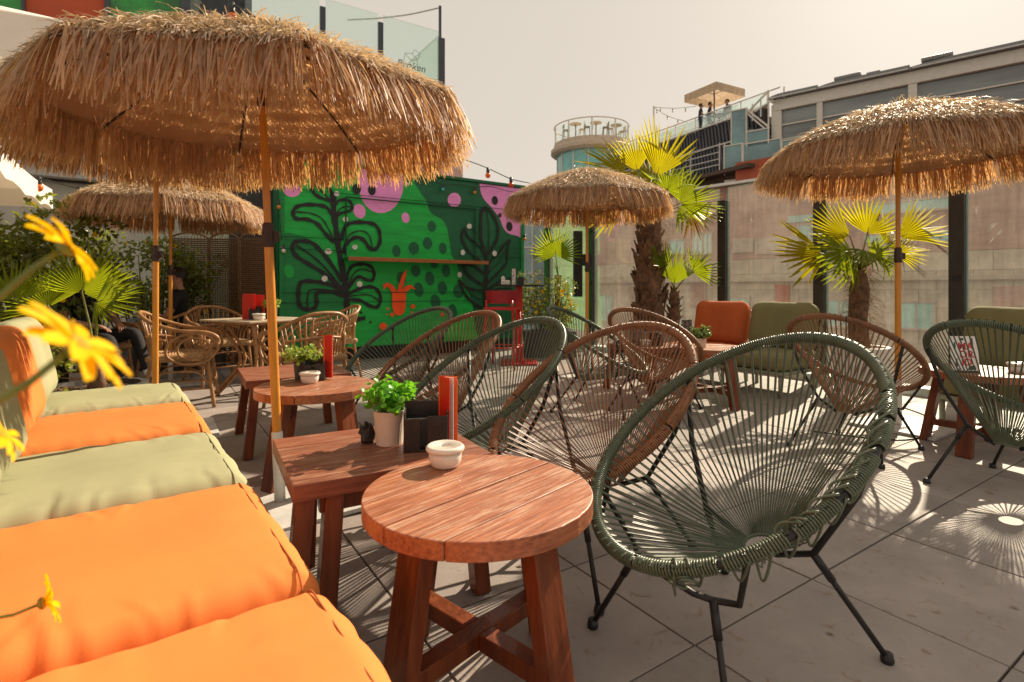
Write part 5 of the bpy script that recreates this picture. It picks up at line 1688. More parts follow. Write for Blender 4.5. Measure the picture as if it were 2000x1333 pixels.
pot_plant('tiny plant in a dark square pot on the red bar table', (0.13, 7.52, 1.111), 0.05, 0.10, 0.06, 0.09, m_flow, m_potd, 50, 21, 0.012)
menu('striped menu standing on the red bar table', (0.0, 7.45, 1.111), 0.1, 0.05, 0.22, M('striped_card', (0.6, 0.55, 0.55), rough=0.5, var=0.5, scale=60, bump=0, lo=(.48, .52)), 0.5)
b = MB(); b.box((-0.09, 7.45, 1.141), (0.12, 0.08, 0.06)); nb = part('napkin_box', b, m_white, None, bev=0.006); tag(nb, 'white box at the left of the red bar table', 'box')

# ------------------------------------------------------------------ plants
m_palm = M('palm_leaf', (0.11, 0.115, 0.012), rough=0.5, var=0.25, scale=9, bump=0.03, trans=0.62, tcol=(0.82, 0.70, 0.006), island=0.42, spec=0.2)
m_palmg = M('palm_leaf_green', (0.07, 0.13, 0.018), rough=0.36, var=0.25, scale=9, bump=0.03, trans=0.56, tcol=(0.55, 0.62, 0.010), island=0.42, spec=0.22)
m_dry = M('dry_leaf', (0.26, 0.15, 0.06), rough=0.7, var=0.3, scale=9, trans=0.3, tcol=(0.4, 0.22, 0.05), island=0.3)
m_pet = M('petiole', (0.17, 0.17, 0.04), rough=0.5, var=0.3, scale=14)
m_trunk = M('palm_bark', (0.17, 0.095, 0.055), rough=0.85, var=0.5, scale=16, bump=0.6, bscale=40, objvar=0.3)
m_fib = M('palm_fibre', (0.16, 0.08, 0.035), rough=0.8, var=0.4, scale=20, trans=0.3, island=0.4, bump=0)


def fan_mesh(R, n=36, spread=2.35, cup=0.25, droop=0.18, seed=1, split=0.47):
    n = max(12, int(n * 0.74)); rr = random.Random(seed); b = MB(); d = 2 * spread / n
    fr_ = (0.06, 0.3, split, split + 0.2, 0.86, 1.0)
    for i in range(n):
        th = -spread + d * (i + 0.5)
        ln = R * (0.80 + 0.2 * math.cos(th * 0.62)) * rr.uniform(0.86, 1.04)
        bend = rr.uniform(0.5, 1.6) * droop; kink = rr.random() < 0.16
        vs = []
        for j, f in enumerate(fr_):
            r = ln * f
            wd = min(f, split) * ln * math.tan(d / 2) * 1.03
            if f > split:
                wd *= max(0.06, 1 - ((f - split) / (1 - split)) ** 3.0) * 0.86
            c = Vector((r * math.cos(th), r * math.sin(th), cup * r * (abs(th) / spread) ** 2 * 0.6 - bend * R * f ** 2.6))
            if kink and f > split:
                c.z -= (f - split) * R * 0.55; c *= 0.985
            s = Vector((-math.sin(th), math.cos(th), 0))
            fold = wd * 1.0
            vs += [c - s * wd - Vector((0, 0, fold)), c, c + s * wd - Vector((0, 0, fold))]
        fs = []
        for j in range(len(fr_) - 1):
            a = j * 3
            fs += [(a, a + 1, a + 4, a + 3), (a + 1, a + 2, a + 5, a + 4)]
        b.add(vs, fs)
    return b.mesh('frond', weld=False)


def frond(parent, crown, hub, tip, facing, R=None, mat=None, n=36, spread=2.35, seed=1, droop=0.18, cup=0.25):
    """a fan leaf: petiole crown->hub, fan plane holding hub->tip and facing roughly 'facing' (all in parent space)"""
    crown, hub, tip = Vector(crown), Vector(hub), Vector(tip)
    ax = (tip - hub); R = R or ax.length; ax.normalize()
    z = Vector(facing); z = (z - ax * z.dot(ax)).normalized(); y = z.cross(ax)
    Mx = Matrix((ax, y, z)).transposed().to_4x4(); Mx.translation = hub
    o = link('frond', fan_mesh(R, n, spread, cup, droop, seed), mat or m_palm, parent)
    o.matrix_local = Mx
    inv = Mx.inverted()
    mid = crown.lerp(hub, 0.5) + Vector((0, 0, 0.03))
    b = MB(); b.tube([inv @ crown, inv @ mid, inv @ hub, inv @ (hub + ax * R * 0.18)], [0.011, 0.008, 0.006, 0.003], 6)
    part('petiole', b, m_pet, o, smooth=True)
    return o


def rel(o, px, py, Y):
    return at(px, py, Y) - Vector(o.location)


def pot_big(t, r, h, mat, z0=0.0):
    b = MB(); b.lathe([(0, z0), (r * .8, z0), (r, z0 + h * .92), (r * 1.05, z0 + h * .93), (r * 1.05, z0 + h), (r * .9, z0 + h), (r * .88, z0 + h * .9), (0, z0 + h * .9)], 32)
    return part('pot', b, mat, t)


def husk_trunk(t, p0, p1, r0, r1, seed, n=90, big=True):
    p0, p1 = Vector(p0), Vector(p1); rr = random.Random(seed)
    b = MB(); pts = [p0.lerp(p1, f) + Vector((0.02 * math.sin(f * 5 + seed), 0, 0)) for f in np.linspace(0, 1, 9)]
    b.tube(pts, [r0 + (r1 - r0) * f + 0.012 * math.sin(f * 17) for f in np.linspace(0, 1, 9)], 14)
    tk = part('trunk', b, m_trunk, t, smooth=True)
    # overlapping old leaf bases, each its own piece
    k = 0
    for i in range(n):
        f = (i + 0.3) / n; g = i * 2.399
        c = p0.lerp(p1, f); r = (r0 + (r1 - r0) * f)
        out_ = Vector((math.cos(g), math.sin(g), 0)); s = Vector((-math.sin(g), math.cos(g), 0)); up = (p1 - p0).normalized()
        wv = r * 0.52 * rr.uniform(0.8, 1.2); hv = (0.24 if big else 0.09) * rr.uniform(0.7, 1.2); sl = rr.uniform(-0.5, 0.5)
        base = c + out_ * r * 0.96
        vs = []
        for (u_, q, lift) in ((-1, 0, 0), (1, 0, 0), (0.75, .55, .025), (-.75, .55, .025), (0.28, 1.0, .07), (-.28, 1.0, .07)):
            vs.append(base + s * (u_ * wv + sl * q * hv) + up * (q * hv - hv * .3) + out_ * (lift * (0.8 if big else .7) + 0.012 * (1 - abs(u_))))
        vs += [v - out_ * 0.02 for v in vs]
        h_ = MB(); h_.add(vs, [(0, 1, 2, 3), (3, 2, 4, 5), (7, 6, 9, 8), (8, 9, 11, 10), (0, 3, 9, 6), (1, 7, 8, 2), (3, 5, 11, 9), (2, 8, 10, 4), (5, 4, 10, 11), (0, 6, 7, 1)])
        part('leaf_base', h_, m_trunk, tk, bev=0.004, seg=1)
    return tk


def fibres(t, p0, p1, r, n, ln, seed):
    rr = np.random.default_rng(seed)
    f = rr.random(n); g = rr.random(n) * 2 * np.pi
    B = np.array(p0)[None] * (1 - f)[:, None] + np.array(p1)[None] * f[:, None] + np.stack([np.cos(g), np.sin(g), 0 * g], 1) * r
    D = np.stack([np.cos(g) * .8, np.sin(g) * .8, rr.normal(0.1, 0.7, n)], 1); D /= np.linalg.norm(D, axis=1)[:, None]
    v, q = ribbons(B, D, rr.normal(0, 1, (n, 3)), ln * rr.uniform(.4, 1.2, n), rr.uniform(.0015, .004, n), np.stack([0 * f, 0 * f, -rr.uniform(.2, .9, n)], 1), 3, curl=0.3)
    link('fibre', npmesh('fibre', v, q), m_fib, t, kind='stuff')


m_terr = M('grey_pot', (0.34, 0.30, 0.26), rough=0.6, var=0.1)
# tall palm behind the middle parasol
tp = thing('tall_palm', 'tall fan palm with a thick husky trunk behind the middle straw parasol', 'palm tree', (1.88, 7.3, 0))
pot_big(tp, 0.36, 0.5, m_terr)
husk_trunk(tp, (0, 0, 0.42), (-0.02, 0, 1.98), 0.20, 0.14, 3, 58)
cr0 = (0, 0, 1.98)
Yp = 7.3
F_UP = (0, -1, 0.35)
frond(tp, cr0, rel(tp, 1283, 345, Yp - .1), rel(tp, 1308, 240, Yp - .1), (0.25, -1, 0.1), mat=m_palm, seed=2, n=24, spread=0.85, droop=0.03, R=0.80)
frond(tp, cr0, rel(tp, 1222, 345, Yp + .1), rel(tp, 1165, 290, Yp), (0.1, -1, 0.9), mat=m_palm, seed=3, n=28, spread=1.15, droop=0.16, R=0.72)
frond(tp, cr0, rel(tp, 1245, 335, Yp + .25), rel(tp, 1232, 272, Yp + .3), (-.3, -1, 0.5), mat=m_palm, seed=4, n=22, spread=0.8, droop=0.1, R=0.6)
frond(tp, cr0, rel(tp, 1302, 372, Yp + .1), rel(tp, 1348, 318, Yp + .1), (0.2, -1, 0.6), mat=m_palmg, seed=5, n=30, spread=1.6, droop=0.2)
frond(tp, cr0, rel(tp, 1327, 398, Yp - .25), rel(tp, 1412, 368, Yp - .3), (0.1, -1, 0.5), mat=m_palmg, seed=6, n=30, spread=1.25, droop=0.12)
frond(tp, cr0, rel(tp, 1325, 405, Yp - .2), rel(tp, 1368, 440, Yp - .2), (-0.2, -1, 0.7), mat=m_palmg, seed=7, n=22, spread=1.2, droop=0.2)
frond(tp, cr0, rel(tp, 1215, 400, Yp + .3), rel(tp, 1130, 390, Yp + .4), F_UP, mat=m_palm, seed=8, n=28, spread=1.4, droop=0.2)
frond(tp, cr0, rel(tp, 1270, 360, Yp + .5), rel(tp, 1290, 300, Yp + .9), F_UP, mat=m_palm, seed=9, n=28, spread=1.6, droop=0.25)
frond(tp, cr0, rel(tp, 1345, 410, Yp + .0), rel(tp, 1385, 462, Yp + .0), (-0.4, -1, 0.4), mat=m_dry, seed=10, n=16, spread=0.8, droop=0.5)
fibres(tp, (0, 0, 1.5), (0, 0, 2.0), 0.15, 160, 0.15, 4)

# young palm sharing that corner
yp = thing('young_palm', 'young fan palm with three bright fronds right of the thick trunk', 'palm tree', (2.14, 7.2, 0))
pot_big(yp, 0.22, 0.42, m_terr)
husk_trunk(yp, (0, 0, 0.36), (0.04, 0, 1.04), 0.09, 0.055, 5, 34, False)
c0 = (0.04, 0, 1.02)
frond(yp, c0, rel(yp, 1300, 522, 7.15), rel(yp, 1283, 464, 7.1), (0.75, -0.8, 0.1), mat=m_palmg, seed=12, n=26, spread=1.3, droop=0.05)
frond(yp, c0, rel(yp, 1317, 556, 7.1), rel(yp, 1325, 482, 7.05), (-0.55, -1, 0.1), mat=m_palmg, seed=13, n=28, spread=0.95, droop=0.05)
frond(yp, c0, rel(yp, 1353, 532, 7.1), rel(yp, 1405, 503, 7.05), (0.0, -1, 0.4), mat=m_palmg, seed=14, n=24, spread=1.25, droop=0.16)

# small palm rising from the yellow-flowering shrub
sp = thing('small_palm', 'single-fronded small palm rising from the yellow flowering shrub', 'palm tree', (0.74, 9.0, 0))
pot_big(sp, 0.2, 0.4, m_potd)
b = MB(); b.tube([(0, 0, 0.35), (0.02, 0, 0.9), (0.03, 0, 1.28)], [0.05, 0.045, 0.06], 10); part('trunk', b, m_trunk, sp, smooth=True)
frond(sp, (0.03, 0, 1.28), rel(sp, 1085, 499, 9.0), rel(sp, 1086, 440, 8.95), (0.1, -1, 0.1), mat=m_palmg, seed=15, n=40, spread=2.0, droop=0.04)
frond(sp, (0.03, 0, 1.28), rel(sp, 1080, 505, 9.15), rel(sp, 1055, 470, 9.3), (0.3, -1, 0.1), mat=m_palmg, seed=16, n=24, spread=1.0, droop=0.1)

# potted palm at the right
rp = thing('potted_palm', 'potted fan palm with sunlit yellow fronds in front of the glass on the right', 'palm tree', (3.46, 5.35, 0))
pot_big(rp, 0.25, 0.48, m_white)
b = MB(); b.tube([(0, 0, 0.4), (-0.02, 0, 0.75), (0.0, 0, 1.05), (0.0, 0, 1.24)], [0.095, 0.085, 0.09, 0.06], 14); part('trunk', b, m_trunk, rp, smooth=True)
fibres(rp, (0, 0, 0.5), (0, 0, 1.25), 0.085, 900, 0.13, 6)
c0 = (0, 0, 1.24); Yq = 5.35
for hx, hy, tx, ty, dy, dt, fc, mm_, nn_, spd, dr, sd_ in (
        (1694, 458, 1708, 382, .05, .1, (0, -1, .25), m_palm, 24, 1.25, .03, 21),
        (1755, 466, 1848, 418, .0, -.05, (-.1, -1, .5), m_palm, 18, 0.75, .05, 22),
        (1660, 462, 1578, 412, .1, .15, (.1, -1, .5), m_palm, 20, 0.95, .05, 23),
        (1608, 496, 1512, 482, -.05, -.15, (.1, -1, .7), m_palm, 18, 1.0, .12, 24),
        (1750, 498, 1806, 486, -.1, -.2, (0, -1, .5), m_palm, 18, 1.1, .25, 25),
        (1655, 492, 1600, 500, -.15, -.3, (.1, -1, .6), m_palmg, 18, 1.2, .25, 26),
        (1690, 490, 1700, 505, -.25, -.5, (0, -1, 1), m_palmg, 20, 1.3, .35, 27),
        (1730, 480, 1790, 440, .2, .35, (0, -1, .4), m_palm, 20, 1.2, .1, 28),
        (1645, 478, 1600, 440, .25, .4, (0, -1, .4), m_palm, 20, 1.2, .1, 29),
        (1720, 505, 1770, 530, -.2, -.3, (0, -1, .6), m_palmg, 14, 0.9, .4, 30),
        (1700, 500, 1745, 470, .05, -.1, (-.2, -1, .7), m_palmg, 17, 1.2, .15, 41),
        (1668, 502, 1628, 480, .0, -.1, (.2, -1, .7), m_palmg, 17, 1.2, .15, 42),
        (1672, 512, 1640, 545, -.1, -.25, (.3, -1, .5), m_palmg, 14, 0.8, .45, 43)):
    frond(rp, c0, rel(rp, hx, hy, Yq + dy), rel(rp, tx, ty, Yq + dt), fc, mat=mm_, n=nn_, spread=spd, droop=dr, seed=sd_)

# fan palm at the left behind the sofa
lp = thing('fan_palm', 'spreading fan palm behind the left sofa row', 'palm tree', (-3.05, 3.95, 0))
pot_big(lp, 0.3, 0.35, m_potd)
b = MB(); b.tube([(0, 0, 0.3), (0, 0, 0.55)], [0.06, 0.04], 10); part('trunk', b, m_trunk, lp, smooth=True)
c0 = (0, 0, 0.5)
for hx, hy, tx, ty, Y0, Y1, fc, mm_, nn_, spd, dr, sd_, in (
        (160, 572, 185, 462, 3.95, 3.95, (.15, -1, .25), m_palmg, 42, 1.75, .04, 31),
        (186, 592, 268, 560, 3.75, 3.7, (.1, -1, .8), m_palmg, 34, 1.3, .1, 32),
        (28, 586, 8, 500, 3.6, 3.55, (0.3, -1, .2), m_palmg, 34, 1.4, .05, 33),
        (95, 600, 70, 520, 4.2, 4.3, (.2, -1, .2), m_palmg, 34, 1.5, .05, 34)):
    frond(lp, c0, rel(lp, hx, hy, Y0), rel(lp, tx, ty, Y1), fc, mat=mm_, n=nn_, spread=spd, droop=dr, seed=sd_)


def leaf_mass(clumps, n, ln, wd, seed):
    rr = np.random.default_rng(seed)
    C = np.array([c[:3] for c in clumps]); Rr = np.array([c[3] for c in clumps])
    pk = rr.choice(len(clumps), n, p=Rr ** 2 / (Rr ** 2).sum())
    d = rr.normal(0, 1, (n, 3)); d /= np.linalg.norm(d, axis=1)[:, None]
    rad = Rr[pk] * (0.35 + 0.7 * rr.random(n) ** 0.5)
    B = C[pk] + d * rad[:, None]
    D = d * 0.6 + rr.normal(0, 0.7, (n, 3)) + np.array([0, 0, 0.25]); D /= np.linalg.norm(D, axis=1)[:, None]
    Sd = np.cross(D, rr.normal(0, 1, (n, 3))); Sd /= np.linalg.norm(Sd, axis=1)[:, None]
    return ribbons(B, D, Sd, ln * rr.uniform(.6, 1.3, n), wd * rr.uniform(.7, 1.3, n), np.stack([0 * pk, 0 * pk, -0.2 * np.ones(n)], 1), 3, taper=(0.25, 1, 0.85, 0.08), curl=0.05)


m_bush = M('shrub_leaf', (0.10, 0.13, 0.022), rough=0.28, var=0.4, scale=12, bump=0, trans=0.42, tcol=(0.40, 0.44, 0.03), island=0.45, spec=0.7)
m_yel = M('yellow_petal', (0.84, 0.52, 0.004), rough=0.6, var=0.1, scale=20, bump=0.03, trans=0.35, tcol=(0.95, 0.62, 0.004), spec=0.15)
m_twig = M('twig', (0.08, 0.05, 0.03), rough=0.8)


def shrub(name, label, loc, clumps, n, seed, nf, ln=0.055, wd=0.026, planter=None):
    t = thing(name, label, 'shrub', loc)
    v, q = leaf_mass(clumps, n, ln, wd, seed); link('foliage', npmesh('foliage', v, q), m_bush, t, kind='stuff')
    b = MB(); rr = random.Random(seed)
    for c in clumps:
        b.tube([(c[0] * .4, c[1] * .4, 0.15), (c[0] * .7, c[1] * .8, c[2] * .55), (c[0], c[1], c[2])], [0.014, 0.01, 0.004], 5)
    part('branches', b, m_twig, t, weld=False)
    b = MB(); R2 = np.random.default_rng(seed + 1)
    Vs, Fs, off = [], [], 0
    for k in range(nf):
        c = clumps[R2.integers(len(clumps))]; d = R2.normal(0, 1, 3); d[1] -= 0.6; d /= np.linalg.norm(d)
        p = np.array(c[:3]) + d * c[3] * 1.02; m = 9; g = np.arange(m) * 2 * np.pi / m
        ax = Vector(d).orthogonal().normalized(); ay = Vector(d).cross(ax)
        D = np.array([tuple(ax * math.cos(a) + ay * math.sin(a) + Vector(d) * .3) for a in g])
        vv, qq = ribbons(np.repeat(p[None], m, 0), D, np.cross(D, d[None]), np.full(m, .028), np.full(m, .014), np.zeros((m, 3)), 2, taper=(.5, 1, .5))
        Vs.append(vv); Fs.append(qq + off); off += len(vv)
    if nf:
        link('blossoms', npmesh('blossoms', np.concatenate(Vs), np.concatenate(Fs)), m_yel, t, kind='stuff')
    if planter:
        b = MB(); b.box(planter[0], planter[1]); part('planter', b, m_potd, t, bev=0.01)
    return t


rr = random.Random(5)
cl = [(rr.uniform(-.38, .38), rr.uniform(-.3, .3), rr.uniform(0.55, 1.15), rr.uniform(.12, .22)) for _ in range(22)]
shrub('flowering_shrub', 'round shrub with small yellow flowers between the red bar table and speaker', (0.58, 8.5, 0), cl, 3200, 9, 46, 0.05, 0.02, ((0, 0, .2), (0.8, 0.6, .4)))
cl = [(rr.uniform(-1.0, 1.0), rr.uniform(-.35, .5), rr.uniform(.5, 1.72), rr.uniform(.16, .32)) for _ in range(54)]
shrub('hedge_shrub', 'dark glossy hedge with yellow blossoms behind the left palm', (-5.35, 5.25, 0), cl, 8200, 12, 40, 0.075, 0.036, ((-0.2, 0, .22), (1.8, 0.8, .44)))
cl = [(rr.uniform(-.8, .8), rr.uniform(-.2, .3), rr.uniform(.8, 1.62), rr.uniform(.14, .26)) for _ in range(30)]
shrub('leafy_shrub', 'leafy shrub under the far left straw parasol beside the screen', (-4.75, 7.1, 0), cl, 3600, 15, 14, 0.075, 0.034, ((0, 0, .2), (1.7, .5, .4)))
cl = [(rr.uniform(-1.1, 1.1), rr.uniform(-.3, .3), rr.uniform(.3, 1.0), rr.uniform(.16, .28)) for _ in range(26)]
shrub('low_shrub', 'low mixed shrub behind the sofa backs at the left edge', (-3.75, 3.75, 0), [(c[0] * .7, c[1], c[2] * .72, c[3] * .8) for c in cl], 3000, 17, 12, 0.06, 0.028, ((0, 0, .15), (1.4, .5, .3)))
mu = MB()
for k in range(160):
    mu.box((rr.uniform(-.3, .35), rr.uniform(-.2, .2), rr.uniform(0.29, .33)), (rr.uniform(.02, .05), rr.uniform(.008, .02), .006), Matrix.Rotation(rr.uniform(0, 6.3), 3, (rr.uniform(-.5, .5), rr.uniform(-.5, .5), 1)))
part('bark_mulch', mu, m_dry, lp, kind='stuff', weld=False)

# ------------------------------------------------------------------ daisies leaning in from the left
m_disc = M('daisy_disc', (0.55, 0.28, 0.01), rough=0.8, bump=0.6, bscale=300)
m_stem = M('daisy_stem', (0.20, 0.24, 0.05), rough=0.5, trans=0.15)


def petal_set(n, R, seed, lift=0.25, wd=0.30, droop=0.3):
    rr = random.Random(seed); out_ = []
    for i in range(n):
        g = 2 * math.pi * i / n + rr.uniform(-.1, .1); L_ = R * rr.uniform(.85, 1.08); lf = lift + rr.uniform(-.18, .18)
        b = MB(); vs, fs = [], []
        prof = ((.10, .35), (.3, .75), (.55, 1.0), (.8, .95), (.94, .65), (1.0, .2))
        for f, ww in prof:
            w2 = R * wd * ww / 2
            z = R * (lf * f - droop * f * f)
            for s, zz in ((-1, .02), (-.4, -.012), (.4, -.012), (1, .02)):
                x, y = L_ * f, s * w2
                vs.append((x * math.cos(g) - y * math.sin(g), x * math.sin(g) + y * math.cos(g), z + zz * R * 1.5))
        m = len(prof)
        for j in range(m - 1):
            for s in range(3):
                a = j * 4 + s; fs.append((a, a + 1, a + 5, a + 4))
        b.add(vs, fs); out_.append(b)
    return out_


def daisy(label, p, axis, R, root, seed, lift=.25, n=14, droop=.3, wd=.30):
    t = thing('daisy', label, 'flower', root, 0, 'yellow daisies leaning in from the left')
    p = Vector(p); root = Vector(root); ax = Vector(axis).normalized()
    q = ax.to_track_quat('Z', 'Y')
    hd = Matrix.Translation(p - root) @ q.to_matrix().to_4x4()
    b = MB(); b.tube([Vector((0, 0, 0)), (p - root) * 0.45 + Vector((0, 0, 0.06)), (p - root) - ax * R * 0.9, (p - root) - ax * R * .12], [0.0032, 0.0028, 0.0022, 0.002], 8)
    part('stem', b, m_stem, t, smooth=True)
    b = MB(); b.sphere((0, 0, 0.0), R * .24, 14, 8, (1, 1, .45)); o = part('disc', b, m_disc, t, smooth=True); o.matrix_local = hd
    b = MB(); b.lathe([(R * .05, -R * .2), (R * .2, -R * .14), (R * .26, -R * .02), (R * .2, 0)], 12); o = part('calyx', b, m_stem, t, smooth=True); o.matrix_local = hd
    for pb in petal_set(n, R, seed, lift, wd, droop):
        o = part('petal', pb, m_yel, t, smooth=True); o.matrix_local = hd
    return t


RT = Vector((-0.95, 0.62, 0.62))
daisy('upper yellow daisy seen from the side against the hedge', at(132, 482, .40), (0.50, 0.56, 0.66), 0.031, RT, 1, .30, 14, .35)
daisy('largest blurred yellow daisy in front of the sage back cushion', at(152, 672, .31), (0.60, 0.34, 0.66), 0.034, RT + Vector((.02, .03, 0)), 2, .22, 15, .25, .34)
daisy('small yellow daisy hanging over the nearest orange seats', at(84, 1178, .70), (0.74, 0.62, 0.16), 0.032, RT + Vector((.03, -.04, -.1)), 3, .75, 13, .5)
daisy('yellow daisy cut by the left edge over the sage cushion', at(2, 850, .48), (0.6, 0.35, 0.5), 0.027, RT + Vector((-.03, .02, 0)), 4, .3, 13, .4)
pl = thing('flower_planter', 'dark planter of daisy foliage beside the sofa, left of the camera', 'planter', (-0.97, 0.62, 0), SDr)
b = MB(); b.box((0, 0, 0.25), (0.26, 0.6, 0.5)); part('box', b, m_potd, pl, bev=0.01)
v, q = leaf_mass([(0, -.15, .52, .1), (0, .12, .53, .1)], 260, .06, .014, 30); link('foliage', npmesh('foliage', v, q), m_palmg, pl, kind='stuff')

# ------------------------------------------------------------------ people
m_skin = M('skin', (0.36, 0.19, 0.12), rough=0.55, var=0.08)
m_tee = M('black_cloth', (0.014, 0.013, 0.014), rough=0.85, var=0.2, scale=8, bump=0.2, bscale=20)
m_jean = M('denim', (0.20, 0.25, 0.31), rough=0.85, var=0.2, scale=9, bump=0.2, bscale=60)
m_navy = M('navy_cloth', (0.03, 0.04, 0.06), rough=0.85, bump=0.15)
m_shoe = M('white_shoe', (0.68, 0.66, 0.62), rough=0.6, var=0.06)
m_hair = M('dark_hair', (0.012, 0.009, 0.008), rough=0.5, bump=0.4, bscale=80)


def person(label, loc, rz, J, top, legs_, shoes, shorts=False, fingers=True):
    t = thing('person', label, 'person', loc, rz)
    names, edges, rad, regs = [], [], [], []

    def add(p, r, par, reg):
        names.append(Vector(p)); rad.append(r)
        if par is not None:
            edges.append((par, len(names) - 1)); regs.append((par, len(names) - 1, reg))
        return len(names) - 1
    pe = add(J['pelvis'], .13, None, legs_)
    w_ = add(Vector(J['pelvis']).lerp(Vector(J['chest']), .5), .12, pe, top)
    ch = add(J['chest'], .145, w_, top)
    nb_ = add(Vector(J['chest']).lerp(Vector(J['neck']), .7), .075, ch, top)
    ne = add(J['neck'], .052, nb_, m_skin)
    h1 = add(Vector(J['head']) - Vector((0, 0, .055)), .072, ne, m_skin)
    h2 = add(Vector(J['head']) + Vector((0, 0, .02)), .088, h1, m_skin)
    h3 = add(Vector(J['head']) + Vector((0, 0, .085)), .062, h2, m_skin)
    for s, k in ((1, 'l'), (-1, 'r')):
        sh = add(J['sh' + k], .062, ch, top)
        um = add(Vector(J['sh' + k]).lerp(Vector(J['el' + k]), .55), .05, sh, top)
        el = add(J['el' + k], .040, um, m_skin)
        wr = add(J['wr' + k], .027, el, m_skin)
        d = (Vector(J['wr' + k]) - Vector(J['el' + k])).normalized()
        pm = add(Vector(J['wr' + k]) + d * .06, .030, wr, m_skin)
        if fingers:
            sd = d.cross(Vector((0, 0, 1))).normalized()
            for f, (o_, l_) in enumerate(((-.026, .055), (-.009, .07), (.009, .066), (.026, .05))):
                b0 = Vector(J['wr' + k]) + d * .095 + sd * o_
                a = add(b0, .0095, pm, m_skin); c = add(b0 + d * l_ * .6 + Vector((0, 0, -.012)), .0085, a, m_skin); add(b0 + d * l_ * .85 + Vector((0, 0, -.035)), .0075, c, m_skin)
            a = add(Vector(J['wr' + k]) + d * .055 + sd * (.042 * s), .0105, pm, m_skin); add(Vector(J['wr' + k]) + d * .09 + sd * (.052 * s), .0085, a, m_skin)
        hp_ = add(J['hip' + k], .10, pe, legs_)
        km = add(Vector(J['hip' + k]).lerp(Vector(J['kn' + k]), .5), .085, hp_, legs_)
        kn = add(J['kn' + k], .065, km, legs_)
        cm = add(Vector(J['kn' + k]).lerp(Vector(J['an' + k]), .35), .060, kn, m_skin if shorts else legs_)
        an_ = add(J['an' + k], .042, cm, m_skin if shorts else legs_)
        hl = add(Vector(J['an' + k]) * .8 + Vector(J['to' + k]) * .2 + Vector((0, 0, -.035)), .046, an_, shoes)
        add(J['to' + k], .036, hl, shoes)
    me = bpy.data.meshes.new('body'); me.from_pydata([tuple(n) for n in names], edges, [])
    o = bpy.data.objects.new('tmp_body', me); COL.objects.link(o)
    sk = o.modifiers.new('s', 'SKIN'); sk.use_smooth_shade = True
    for v, r in zip(me.skin_vertices[0].data, rad):
        v.radius = (r, r)
    me.skin_vertices[0].data[0].use_root = True
    o.modifiers.new('ss', 'SUBSURF').levels = 2
    o.modifiers['ss'].render_levels = 2
    dg = bpy.context.evaluated_depsgraph_get(); dg.update()
    bm_ = bpy.data.meshes.new_from_object(o.evaluated_get(dg)); bpy.data.objects.remove(o)
    bm_.name = 'body'
    bm_.materials.clear()
    ml = []
    for _, _, r in regs:
        if r not in ml:
            ml.append(r)
    for m_ in ml:
        bm_.materials.append(m_)
    A0 = np.array([names[a] for a, c, r in regs]); B0 = np.array([names[c] for a, c, r in regs]); RI = [ml.index(r) for *_, r in regs]
    RR = np.array([min(rad[a], rad[c]) for a, c, r in regs])
    dd = B0 - A0; L2 = (dd ** 2).sum(1) + 1e-9
    for p in bm_.polygons:
        c = np.array(p.center); tt = np.clip(((c - A0) * dd).sum(1) / L2, 0, 1)
        q_ = np.linalg.norm(A0 + dd * tt[:, None] - c, axis=1) - RR
        p.material_index = RI[int(q_.argmin())]; p.use_smooth = True
    bo = bpy.data.objects.new('body', bm_); COL.objects.link(bo); bo.parent = t
    hd = Vector(J['head']); f = Vector(J['face']).normalized()
    b = MB(); b.sphere(hd + Vector((0, 0, .045)) - f * .018, .105, 16, 10, (1, 1, .98))
    keep = [(Vector(v) - hd).dot(f) < .055 - max(0, .06 - (Vector(v) - hd).z) * 1.6 and (Vector(v) - hd).z > -.05 for v in b.v]
    b.f = [x for x in b.f if all(keep[i] for i in x)]
    part('hair', b, m_hair, t, smooth=True)
    b = MB(); sd = f.cross(Vector((0, 0, 1)))
    b.sphere(hd + f * .098 + Vector((0, 0, -.012)), .016, 8, 6, (1, 1, 1.5)); part('nose', b, m_skin, t, smooth=True)
    for s in (1, -1):
        b = MB(); b.sphere(hd + f * .082 + sd * (.032 * s) + Vector((0, 0, .02)), .011, 8, 6); part('eye', b, m_hair, t, smooth=True)
        b = MB(); b.sphere(hd + sd * (.088 * s), .022, 8, 6, (.8, .8, 1.3)); part('ear', b, m_skin, t, smooth=True)
    b = MB(); b.sphere(hd + f * .083 + Vector((0, 0, -.05)), .018, 8, 6, (1, 1, .35)); part('mouth', b, M('lips', (.28, .10, .08), rough=.5), t, smooth=True)
    return t


def seated(**kw):
    J = dict(pelvis=(-.06, 0, .54), chest=(-.12, 0, .86), neck=(-.10, 0, 1.05), head=(-.07, 0, 1.17), face=(1, 0, -.15),
             shl=(-.11, .19, .98), shr=(-.11, -.19, .98), ell=(-.02, .27, .74), elr=(-.02, -.27, .74), wrl=(.2, .14, .68), wrr=(.2, -.14, .68),
             hipl=(0, .10, .53), hipr=(0, -.10, .53), knl=(.40, .15, .55), knr=(.40, -.15, .55), anl=(.40, .16, .10), anr=(.40, -.16, .10), tol=(.56, .18, .04), tor=(.56, -.18, .04))
    J.update(kw); return J


person('person in a black t-shirt and light jeans sitting in the shade', (-4.05, 6.35, 0), math.radians(205), seated(knl=(.36, .12, .58), knr=(.42, -.22, .66), anr=(.30, .10, .52), tor=(.36, .26, .50)), m_tee, m_jean, m_shoe)
person('person in black with white shoes sitting at the hedge', (-4.35, 5.55, 0), math.radians(-12), seated(knl=(.42, .12, .60), anl=(.62, .08, .22), tol=(.76, .04, .22), anr=(.52, -.1, .09), tor=(.68, -.1, .04)), m_tee, m_tee, m_shoe)


